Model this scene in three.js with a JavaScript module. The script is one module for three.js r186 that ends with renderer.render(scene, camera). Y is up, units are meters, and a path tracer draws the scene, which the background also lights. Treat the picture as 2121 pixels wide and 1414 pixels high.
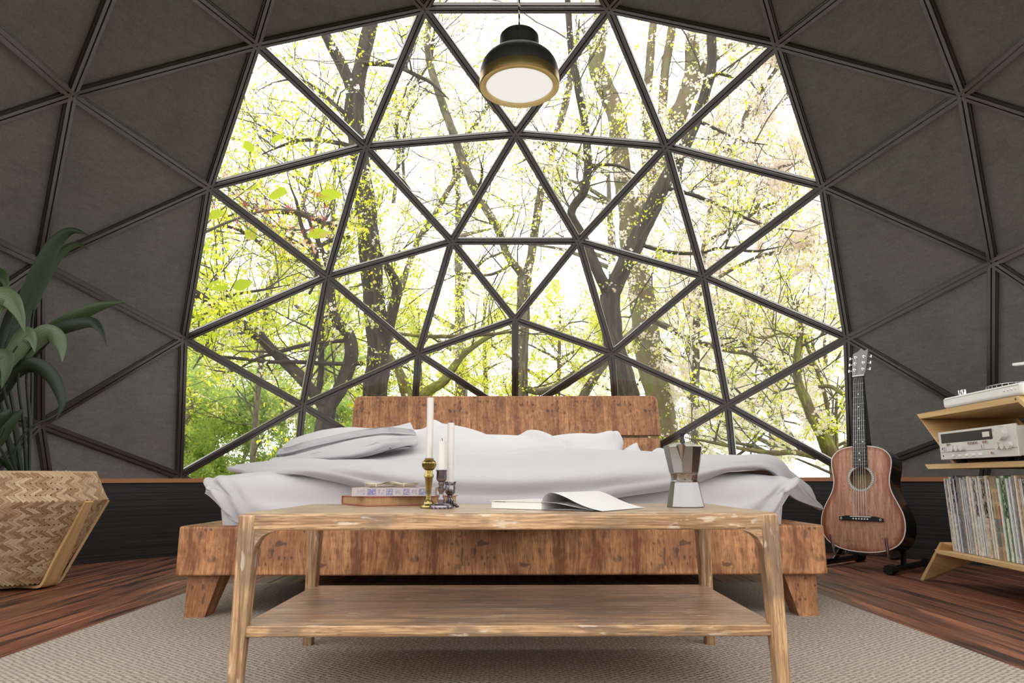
import * as THREE from 'three';
import { RoundedBoxGeometry } from 'three/addons/geometries/RoundedBoxGeometry.js';
import { ConvexGeometry } from 'three/addons/geometries/ConvexGeometry.js';
import { mergeGeometries, mergeVertices, toCreasedNormals } from 'three/addons/utils/BufferGeometryUtils.js';
import { RectAreaLightUniformsLib } from 'three/addons/lights/RectAreaLightUniformsLib.js';

// ---------------------------------------------------------------- camera, sky, exposure
const scene = new THREE.Scene();
const camera = new THREE.PerspectiveCamera(52.60, 2121 / 1414, 0.05, 200);
camera.position.set(-0.0355, 0.43, 2.2206);
camera.rotation.order = 'YXZ';
camera.rotation.set(0.19503, -0.0033, -0.0019);
const renderer = new THREE.WebGLRenderer({ antialias: true });
renderer.toneMapping = THREE.LinearToneMapping;
renderer.toneMappingExposure = 1.0;
renderer.shadowMap.enabled = true;
RectAreaLightUniformsLib.init();
scene.background = new THREE.Color().setRGB(1.0, 0.99, 0.965);   // bright even overcast
scene.backgroundIntensity = 3.1;

// ---------------------------------------------------------------- helpers
function mulberry(a) { return () => { a |= 0; a = a + 0x6D2B79F5 | 0; let t = Math.imul(a ^ a >>> 15, 1 | a); t = t + Math.imul(t ^ t >>> 7, 61 | t) ^ t; return ((t ^ t >>> 14) >>> 0) / 4294967296; }; }
const rng = mulberry(20240607);
const rnd = (a, b, r = rng) => a + (b - a) * r();
const V = (x, y, z) => new THREE.Vector3(x, y, z);
const clamp = THREE.MathUtils.clamp, lerp = THREE.MathUtils.lerp, sstep = THREE.MathUtils.smoothstep;
const taken = new Map();
function numbered(name) { const n = taken.get(name) ?? 0; taken.set(name, n + 1); return n ? name + '_' + String(n).padStart(3, '0') : name; }
function tag(o, label, category, group) { if (label) o.userData.label = label; if (category) o.userData.category = category; if (group) o.userData.group = group; return o; }
function thing(name, label, category, group, pos = [0, 0, 0], turn = 0) {
  const o = new THREE.Group(); o.name = numbered(name); o.position.set(...pos); o.rotation.y = turn; scene.add(o);
  return tag(o, label, category, group);
}
function part(name, geo, mat, parent, label) {
  const o = new THREE.Mesh(geo, mat); o.name = name; o.castShadow = o.receiveShadow = true; parent.add(o);
  if (label) o.userData.label = label;
  return o;
}
function single(name, geo, mat, label, category, group) { const o = part(numbered(name), geo, mat, scene); return tag(o, label, category, group); }
function structure(name, geo, mat) {
  const o = geo ? new THREE.Mesh(geo, mat) : new THREE.Group(); o.name = name; o.castShadow = o.receiveShadow = true; o.userData.kind = 'structure'; scene.add(o); return o;
}
const move = (g, x, y, z) => g.translate(x, y, z);
function rbox(w, h, d, r = 0.004, seg = 2) { return new RoundedBoxGeometry(w, h, d, seg, Math.min(r, w / 2.01, h / 2.01, d / 2.01)); }
// uv in metres by the way each face looks; grain: the axis along which v runs
function boxUV(g, grain = 'y', ou = 0, ov = 0) {
  const q = g.index ? g.toNonIndexed() : g, p = q.attributes.position, n = p.count, uv = new Float32Array(n * 2);
  const a = V(), b = V(), c = V(), k = { x: 0, y: 1, z: 2 }[grain];
  for (let i = 0; i < n; i += 3) {
    a.fromBufferAttribute(p, i); b.fromBufferAttribute(p, i + 1); c.fromBufferAttribute(p, i + 2);
    const m = b.clone().sub(a).cross(c.clone().sub(a)); const e = [Math.abs(m.x), Math.abs(m.y), Math.abs(m.z)];
    const d = e.indexOf(Math.max(...e));
    let vi = k, ui; const rest = [0, 1, 2].filter((x) => x !== d);
    if (d === k) { ui = rest[0]; vi = rest[1]; } else ui = rest.find((x) => x !== k);
    [a, b, c].forEach((t, j) => { const s = [t.x, t.y, t.z]; uv[(i + j) * 2] = s[ui] + ou; uv[(i + j) * 2 + 1] = s[vi] + ov; });
  }
  q.setAttribute('uv', new THREE.BufferAttribute(uv, 2)); return q;
}
function lathe(profile, seg = 48, rib) {
  const g = new THREE.LatheGeometry(profile.map((p) => new THREE.Vector2(p[0], p[1])), seg);
  if (rib) { const p = g.attributes.position; for (let i = 0; i < p.count; i++) { const x = p.getX(i), z = p.getZ(i), r = Math.hypot(x, z), s = r > 1e-5 ? (r + rib(Math.atan2(z, x), p.getY(i), r)) / r : 1; p.setX(i, x * s); p.setZ(i, z * s); } g.computeVertexNormals(); }
  return toCreasedNormals(g, rib ? 1.2 : 0.7);
}
// a tube through [x, y, z, r] points
function limb(at, sides = 8, step = 0.12, wob = 0, r0 = rng) {
  const cur = new THREE.CatmullRomCurve3(at.map((p) => V(p[0], p[1], p[2])), false, 'centripetal'), n = Math.max(at.length, Math.ceil(cur.getLength() / step) + 1);
  const pos = [], uv = [], idx = [], pts = cur.getPoints(n - 1); let nor = null, run = 0;
  for (let i = 0; i < n; i++) {
    const t = pts[Math.min(i + 1, n - 1)].clone().sub(pts[Math.max(i - 1, 0)]).normalize();
    if (!nor) { nor = Math.abs(t.y) < 0.9 ? V(0, 1, 0) : V(1, 0, 0); }
    nor.sub(t.clone().multiplyScalar(nor.dot(t))).normalize();
    const bi = t.clone().cross(nor), f = i / (n - 1) * (at.length - 1), k = Math.min(Math.floor(f), at.length - 2), r = lerp(at[k][3], at[k + 1][3], f - k);
    if (i) run += pts[i].distanceTo(pts[i - 1]);
    for (let s = 0; s <= sides; s++) {
      const a = s / sides * Math.PI * 2, w = 1 + (wob ? wob * (Math.sin(a * 3 + run * 7) * 0.5 + Math.sin(a * 2 - run * 11 + 1.3) * 0.5 + Math.sin(run * 23 + a) * 0.4) : 0);
      const q = nor.clone().multiplyScalar(Math.cos(a)).add(bi.clone().multiplyScalar(Math.sin(a))).multiplyScalar(r * w).add(pts[i]);
      pos.push(q.x, q.y, q.z); uv.push(s / sides * Math.max(0.15, Math.PI * 2 * at[0][3]), run);
      if (i && s < sides) { const A = (i - 1) * (sides + 1) + s, B = A + sides + 1; idx.push(A, A + 1, B, B, A + 1, B + 1); }
    }
  }
  const g = new THREE.BufferGeometry(); g.setAttribute('position', new THREE.Float32BufferAttribute(pos, 3)); g.setAttribute('uv', new THREE.Float32BufferAttribute(uv, 2)); g.setIndex(idx); g.computeVertexNormals();
  return g;
}
const rod = (a, b, r, sides = 10) => limb([[...a, r], [...b, r]], sides, 10);
function capped(a, b, r, sides = 16) {
  const A = V(...a), B = V(...b), g = new THREE.CylinderGeometry(r, r, A.distanceTo(B), sides), q = new THREE.Quaternion().setFromUnitVectors(V(0, 1, 0), B.clone().sub(A).normalize());
  g.applyQuaternion(q); const m = A.add(B).multiplyScalar(0.5); return g.translate(m.x, m.y, m.z);
}
function extrude(pts, depth, bevel = 0, holes) {
  const s = pts instanceof THREE.Shape ? pts : new THREE.Shape(pts.map((p) => new THREE.Vector2(p[0], p[1]))); if (holes) s.holes.push(...holes);
  return new THREE.ExtrudeGeometry(s, { depth, bevelEnabled: bevel > 0, bevelThickness: bevel, bevelSize: bevel, bevelOffset: -bevel, bevelSegments: 2, curveSegments: 24 });
}
const hull = (pts) => new ConvexGeometry(pts.map((p) => V(...p)));
const merged = (list) => mergeGeometries(list.map((g) => { const q = g.index ? g.toNonIndexed() : g.clone(); for (const k of Object.keys(q.attributes)) if (!['position', 'normal', 'uv'].includes(k)) q.deleteAttribute(k); if (!q.attributes.uv) q.setAttribute('uv', new THREE.Float32BufferAttribute(new Float32Array(q.attributes.position.count * 2), 2)); if (!q.attributes.normal) q.computeVertexNormals(); return q; }));

// ---------------------------------------------------------------- noise and textures
function lattice(seed) { const r = mulberry(seed), t = new Float32Array(65536); for (let i = 0; i < 65536; i++) t[i] = r(); return t; }
const LAT = lattice(77);
function vnoise(x, y, px, py, off = 0) {            // tiles every px, py cells
  const xi = Math.floor(x), yi = Math.floor(y), fx = x - xi, fy = y - yi, u = fx * fx * (3 - 2 * fx), v = fy * fy * (3 - 2 * fy);
  const m = (a, p) => ((a % p) + p) % p, h = (a, b) => LAT[(m(a, px) * 157 + m(b, py) * 2819 + off * 7919) & 65535];
  return (h(xi, yi) * (1 - u) + h(xi + 1, yi) * u) * (1 - v) + (h(xi, yi + 1) * (1 - u) + h(xi + 1, yi + 1) * u) * v;
}
function fbm(x, y, px, py, oct = 4, off = 0) { let s = 0, a = 0.5, n = 0; for (let i = 0; i < oct; i++) { s += a * vnoise(x, y, px, py, off + i * 3); n += a; a *= 0.5; x *= 2; y *= 2; px *= 2; py *= 2; } return s / n; }
function texture(w, h, fn, srgb = true, size = [1, 1]) {
  const d = new Uint8Array(w * h * 4);
  for (let y = 0; y < h; y++) for (let x = 0; x < w; x++) { const c = fn((x + 0.5) / w, (y + 0.5) / h), o = (y * w + x) * 4; if (typeof c === 'number') d[o] = d[o + 1] = d[o + 2] = clamp(c, 0, 1) * 255; else { d[o] = clamp(c[0], 0, 255); d[o + 1] = clamp(c[1], 0, 255); d[o + 2] = clamp(c[2], 0, 255); } d[o + 3] = 255; }
  const t = new THREE.DataTexture(d, w, h); t.wrapS = t.wrapT = THREE.RepeatWrapping; t.magFilter = THREE.LinearFilter; t.minFilter = THREE.LinearMipmapLinearFilter; t.generateMipmaps = true;
  if (srgb) t.colorSpace = THREE.SRGBColorSpace; t.repeat.set(1 / size[0], 1 / size[1]); t.needsUpdate = true; return t;
}
const mix3 = (a, b, t) => [a[0] + (b[0] - a[0]) * t, a[1] + (b[1] - a[1]) * t, a[2] + (b[2] - a[2]) * t];
const std = (o) => new THREE.MeshStandardMaterial(o), phys = (o) => new THREE.MeshPhysicalMaterial(o);

// rustic acacia: grain along v, swirling burl and dark knots
const knotsA = Array.from({ length: 9 }, () => [rng(), rng(), rnd(0.02, 0.06), rnd(0.5, 1)]);
function burl(u, v) {
  const wx = fbm(u * 4, v * 4, 4, 4, 3, 11) - 0.5, wy = fbm(u * 3, v * 3, 3, 3, 3, 23) - 0.5; let uu = u + wx * 0.09, vv = v + wy * 0.2, k = 0;
  for (const [kx, ky, kr, ks] of knotsA) { let dx = u - kx, dy = v - ky; dx -= Math.round(dx); dy -= Math.round(dy); const d = Math.hypot(dx * 1.3, dy * 0.55) / kr; if (d < 3) { const f = Math.exp(-d * d); uu += f * 0.05 * Math.sin(d * 9); k = Math.max(k, ks * Math.exp(-d * d * 3.5)); } }
  const bands = fbm(uu * 14, vv * 1.0, 14, 1, 3, 31), fine = fbm(uu * 90, vv * 6, 90, 6, 3, 41), pore = vnoise(uu * 160, vv * 10, 160, 10, 51), blot = fbm(u * 5, v * 4, 5, 4, 4, 61), curl = fbm(uu * 20 + wy * 6, vv * 26 + wx * 9, 20, 26, 3, 71);
  return { bands, fine, pore, blot, curl, k };
}
const TX = {};
TX.acacia = texture(1536, 1024, (u, v) => {
  const b = burl(u, v), wx = (fbm(u * 5, v * 5, 5, 5, 3, 11) - 0.5) * 0.045, uu = u + wx + b.k * 0.01 * Math.sin(v * 80), st = fbm(uu * 22, v * 2, 22, 2, 3, 31), fi = fbm(uu * 150, v * 9, 150, 9, 3, 41), ul = vnoise(uu * 330, v * 26, 330, 26, 51), q = fbm(u * 46, v * 40, 46, 40, 3, 33);
  let c = mix3([124, 76, 46], [208, 152, 104], clamp((st - 0.5) * 1.2 + (fi - 0.5) * 0.9 + (q - 0.5) * 0.6 + (b.curl - 0.5) * 0.35 + 0.5, 0, 1));
  c = mix3(c, [150, 100, 66], clamp((b.blot - 0.5) * 2.5, 0, 0.55)); c = mix3(c, [92, 58, 38], sstep(ul, 0.66, 0.95) * 0.55);
  c = mix3(c, [66, 52, 46], clamp(b.k * (q * 2.2 - 0.85), 0, 0.3)); c = mix3(c, [88, 64, 50], sstep(fbm(u * 14, v * 12, 14, 12, 5, 83), 0.58, 0.72) * sstep(q, 0.45, 0.65) * 0.5);
  return mix3(c, [72, 50, 38], sstep(vnoise(uu * 60, v * 30, 60, 30, 87) * (0.6 + 0.8 * b.blot), 0.88, 0.98) * 0.6);
}, true, [0.62, 0.62]);
TX.acaciaB = texture(512, 512, (u, v) => { const b = burl(u, v); return b.fine * 0.6 + b.curl * 0.3 - b.k * 0.4; }, false, [0.62, 0.62]);
// limed oak of the low table: grain along v, white filler in open pores
TX.oak = texture(1024, 1024, (u, v) => {
  const w = fbm(u * 4, v * 6, 4, 6, 3, 5) - 0.5, uu = u + w * 0.025, g = fbm(uu * 34, v * 4, 34, 4, 3, 13), f = fbm(uu * 170, v * 28, 170, 28, 3, 17), ul = vnoise(uu * 260, v * 60, 260, 60, 19);
  let c = mix3([134, 100, 70], [208, 170, 128], clamp((g - 0.5) * 1.3 + (f - 0.5) * 1.5 + 0.52, 0, 1)); c = mix3(c, [118, 98, 82], sstep(fbm(u * 8, v * 14, 8, 14, 4, 29), 0.52, 0.7) * 0.55); c = mix3(c, [96, 74, 56], sstep(ul, 0.75, 0.95) * 0.45);
  const chip = fbm(uu * 60, v * 52, 60, 52, 4, 37), where = fbm(u * 9, v * 16, 9, 16, 3, 43); return mix3(c, [226, 214, 198], sstep(chip, 0.58, 0.7) * sstep(where, 0.56, 0.68) * 0.6);
}, true, [0.36, 1.2]);
TX.oakB = texture(512, 512, (u, v) => { const w = fbm(u * 3, v * 2, 3, 2, 3, 5) - 0.5, uu = u + w * 0.06; return fbm(uu * 90, v * 8, 90, 8, 3, 17); }, false, [0.36, 0.6]);
// reddish floor boards: grain along v
TX.floor = texture(1024, 1024, (u, v) => {
  const w = fbm(u * 4, v * 3, 4, 3, 3, 7) - 0.5, uu = u + w * 0.035, g = fbm(uu * 24, v * 2, 24, 2, 4, 19), f = fbm(uu * 110, v * 5, 110, 5, 3, 47), dk = fbm(uu * 12, v * 3, 12, 3, 4, 53);
  let c = mix3([80, 44, 32], [180, 118, 86], clamp((g - 0.5) * 1.5 + (f - 0.5) * 0.9 + 0.5, 0, 1)); c = mix3(c, [124, 74, 58], clamp((fbm(u * 5, v * 2, 5, 2, 2, 59) - 0.45) * 2, 0, 0.6));
  c = mix3(c, [40, 24, 22], sstep(dk, 0.62, 0.76) * 0.75); c = mix3(c, [84, 66, 68], sstep(fbm(u * 6, v * 4, 6, 4, 4, 67), 0.64, 0.78) * 0.45); return mix3(c, [34, 20, 18], sstep(f, 0.7, 0.82) * 0.5);
}, true, [0.42, 1.3]);
TX.floorB = texture(512, 512, (u, v) => { const w = fbm(u * 4, v * 3, 4, 3, 3, 7) - 0.5, uu = u + w * 0.035; return fbm(uu * 70, v * 4, 70, 4, 3, 47); }, false, [0.42, 1.3]);
// flat-woven rug: rows across x, one tile = 8 rows of stitches
function weave(u, v) { const rows = 16, cols = 8, y = v * rows, ry = Math.floor(y), x = u * cols + (ry % 2) * 0.5 + (vnoise(u * 8, ry, 8, rows, 3) - 0.5) * 0.3, cx = Math.floor(x), fx = x - cx, fy = y - ry; const h = Math.pow(Math.sin(Math.PI * fx), 0.6) * Math.pow(Math.sin(Math.PI * fy), 0.8); return { h, id: LAT[(((cx % cols) + cols) % cols * 131 + ry * 977) & 65535], fib: vnoise(u * 120, v * 200, 120, 200, 9) }; }
TX.rug = texture(1024, 1024, (u, v) => { const q = weave(u * 4 % 1, v * 4 % 1), n = fbm(u * 8, v * 14, 8, 14, 3, 91); return mix3(mix3([104, 92, 82], [236, 222, 206], clamp(q.h * 0.95 + q.fib * 0.25 - 0.12, 0, 1)), [172, 158, 146], clamp(q.id * 0.35 + (n - 0.5) * 0.5, 0, 0.6)); }, true, [0.64, 0.5]);
TX.rugB = texture(512, 512, (u, v) => { const q = weave(u * 2 % 1, v * 2 % 1); return q.h * 0.85 + q.fib * 0.15; }, false, [0.32, 0.25]);
TX.cloth = texture(512, 512, (u, v) => 0.4 * vnoise(u * 128, v * 128, 128, 128, 2) + 0.3 * vnoise(u * 256, v * 256, 256, 256, 5) + 0.15 * (Math.sin(u * 128 * 6.283) + Math.sin(v * 128 * 6.283)) * 0.5 + 0.2, false, [0.16, 0.16]);
TX.felt = texture(1024, 1024, (u, v) => { const n = fbm(u * 9, v * 9, 9, 9, 5, 15), s = fbm(u * 30 + n * 3, v * 90, 30, 90, 3, 25), f = vnoise(u * 300, v * 300, 300, 300, 35); const k = 0.86 + (n - 0.5) * 0.12 + (s - 0.5) * 0.1 + (f - 0.5) * 0.1; return [255 * k, 252 * k, 244 * k]; }, true, [1.3, 1.3]);
TX.feltB = texture(512, 512, (u, v) => 0.5 * fbm(u * 20, v * 20, 20, 20, 4, 45) + 0.5 * vnoise(u * 256, v * 256, 256, 256, 55), false, [0.6, 0.6]);
TX.stain = texture(512, 512, (u, v) => { const g = fbm(u * 2, v * 60, 2, 60, 4, 65), k = 0.75 + (g - 0.5) * 0.7; return [255 * k, 252 * k, 250 * k]; }, true, [1.6, 0.42]);
TX.bark = texture(512, 512, (u, v) => { const w = fbm(u * 4, v * 4, 4, 4, 3, 75), a = fbm(u * 16 + w * 3, v * 6, 16, 6, 4, 85), k = 0.5 + a * 0.9; return [255 * k * 0.78, 240 * k * 0.78, 225 * k * 0.78]; }, true, [0.5, 0.7]);
TX.barkB = texture(512, 512, (u, v) => { const w = fbm(u * 4, v * 4, 4, 4, 3, 75); return fbm(u * 16 + w * 3, v * 6, 16, 6, 4, 85); }, false, [0.5, 0.7]);
TX.plane = texture(512, 512, (u, v) => { const a = fbm(u * 6, v * 5, 6, 5, 4, 95), b = fbm(u * 12, v * 9, 12, 9, 3, 105); let c = mix3([120, 112, 88], [176, 166, 138], a); if (b > 0.6) c = mix3(c, [146, 116, 88], 0.55); if (a > 0.62) c = mix3(c, [128, 140, 78], 0.5); return c; }, true, [0.8, 1.1]);
TX.moss = texture(512, 512, (u, v) => { const a = fbm(u * 8, v * 7, 8, 7, 5, 115), k = 0.7 + fbm(u * 24, v * 20, 24, 20, 3, 125) * 0.6; return mix3([92 * k, 78 * k, 52 * k], [112 * k, 112 * k, 50 * k], sstep(a, 0.38, 0.6)); }, true, [0.6, 0.8]);
TX.pine = texture(512, 512, (u, v) => { const w = fbm(u * 2, v * 2, 2, 2, 2, 135) - 0.5, g = fbm((u + w * 0.1) * 20, v * 2, 20, 2, 4, 145), f = fbm(u * 90, v * 4, 90, 4, 2, 155); return mix3([186, 146, 96], [228, 196, 144], clamp(g * 0.9 + f * 0.4 - 0.2, 0, 1)); }, true, [0.3, 0.6]);
TX.grass = texture(512, 512, (u, v) => mix3([80, 96, 44], [150, 160, 84], fbm(u * 20, v * 20, 20, 20, 5, 165)), true, [4, 4]);

const M = {
  acacia: std({ map: TX.acacia, bumpMap: TX.acaciaB, bumpScale: 0.0005, roughness: 0.5 }),
  oak: phys({ map: TX.oak, bumpMap: TX.oakB, bumpScale: 0.0006, roughness: 0.34, clearcoat: 0.35, clearcoatRoughness: 0.3 }),
  rug: std({ map: TX.rug, bumpMap: TX.rugB, bumpScale: 0.004, roughness: 0.95 }),
  cloth: phys({ color: '#c9c7ca', bumpMap: TX.cloth, bumpScale: 0.0009, roughness: 0.92 }),
  panel: std({ color: new THREE.Color().setRGB(0.195, 0.191, 0.193), map: TX.felt, bumpMap: TX.feltB, bumpScale: 0.0008, roughness: 0.7 }),
  strut: std({ color: new THREE.Color().setRGB(0.105, 0.096, 0.09), roughness: 0.24, metalness: 0.6 }),
  stain: std({ color: new THREE.Color().setRGB(0.022, 0.022, 0.023), map: TX.stain, bumpMap: TX.stain, bumpScale: 0.001, roughness: 0.55 }),
  copper: std({ color: '#a9714d', roughness: 0.5, bumpMap: TX.oakB, bumpScale: 0.0004 }),
  glass: phys({ color: '#ffffff', transmission: 1, thickness: 0, roughness: 0, ior: 1.5 }),
  black: std({ color: '#131313', roughness: 0.42 }),
  gloss: phys({ color: '#050505', roughness: 0.25, clearcoat: 0.6, clearcoatRoughness: 0.1 }),
  rubber: std({ color: '#060606', roughness: 0.85 }),
  brass: std({ color: '#a4935f', roughness: 0.22, metalness: 1 }),
  brushed: std({ color: '#cdb47c', roughness: 0.36, metalness: 1 }),
  pewter: std({ color: '#827b80', roughness: 0.2, metalness: 1 }),
  chrome: std({ color: '#cfcfd2', roughness: 0.12, metalness: 1 }),
  alu: std({ color: '#a5a3a0', roughness: 0.2, metalness: 1 }),
  wax: phys({ color: '#d2cbc7', roughness: 0.5, transmission: 0 }),
  pine: std({ map: TX.pine, roughness: 0.55 }),
  silver: std({ color: '#d4d1cd', roughness: 0.42, metalness: 0.15 }),
  white: std({ color: '#e9e9e6', roughness: 0.45 }),
};
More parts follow.
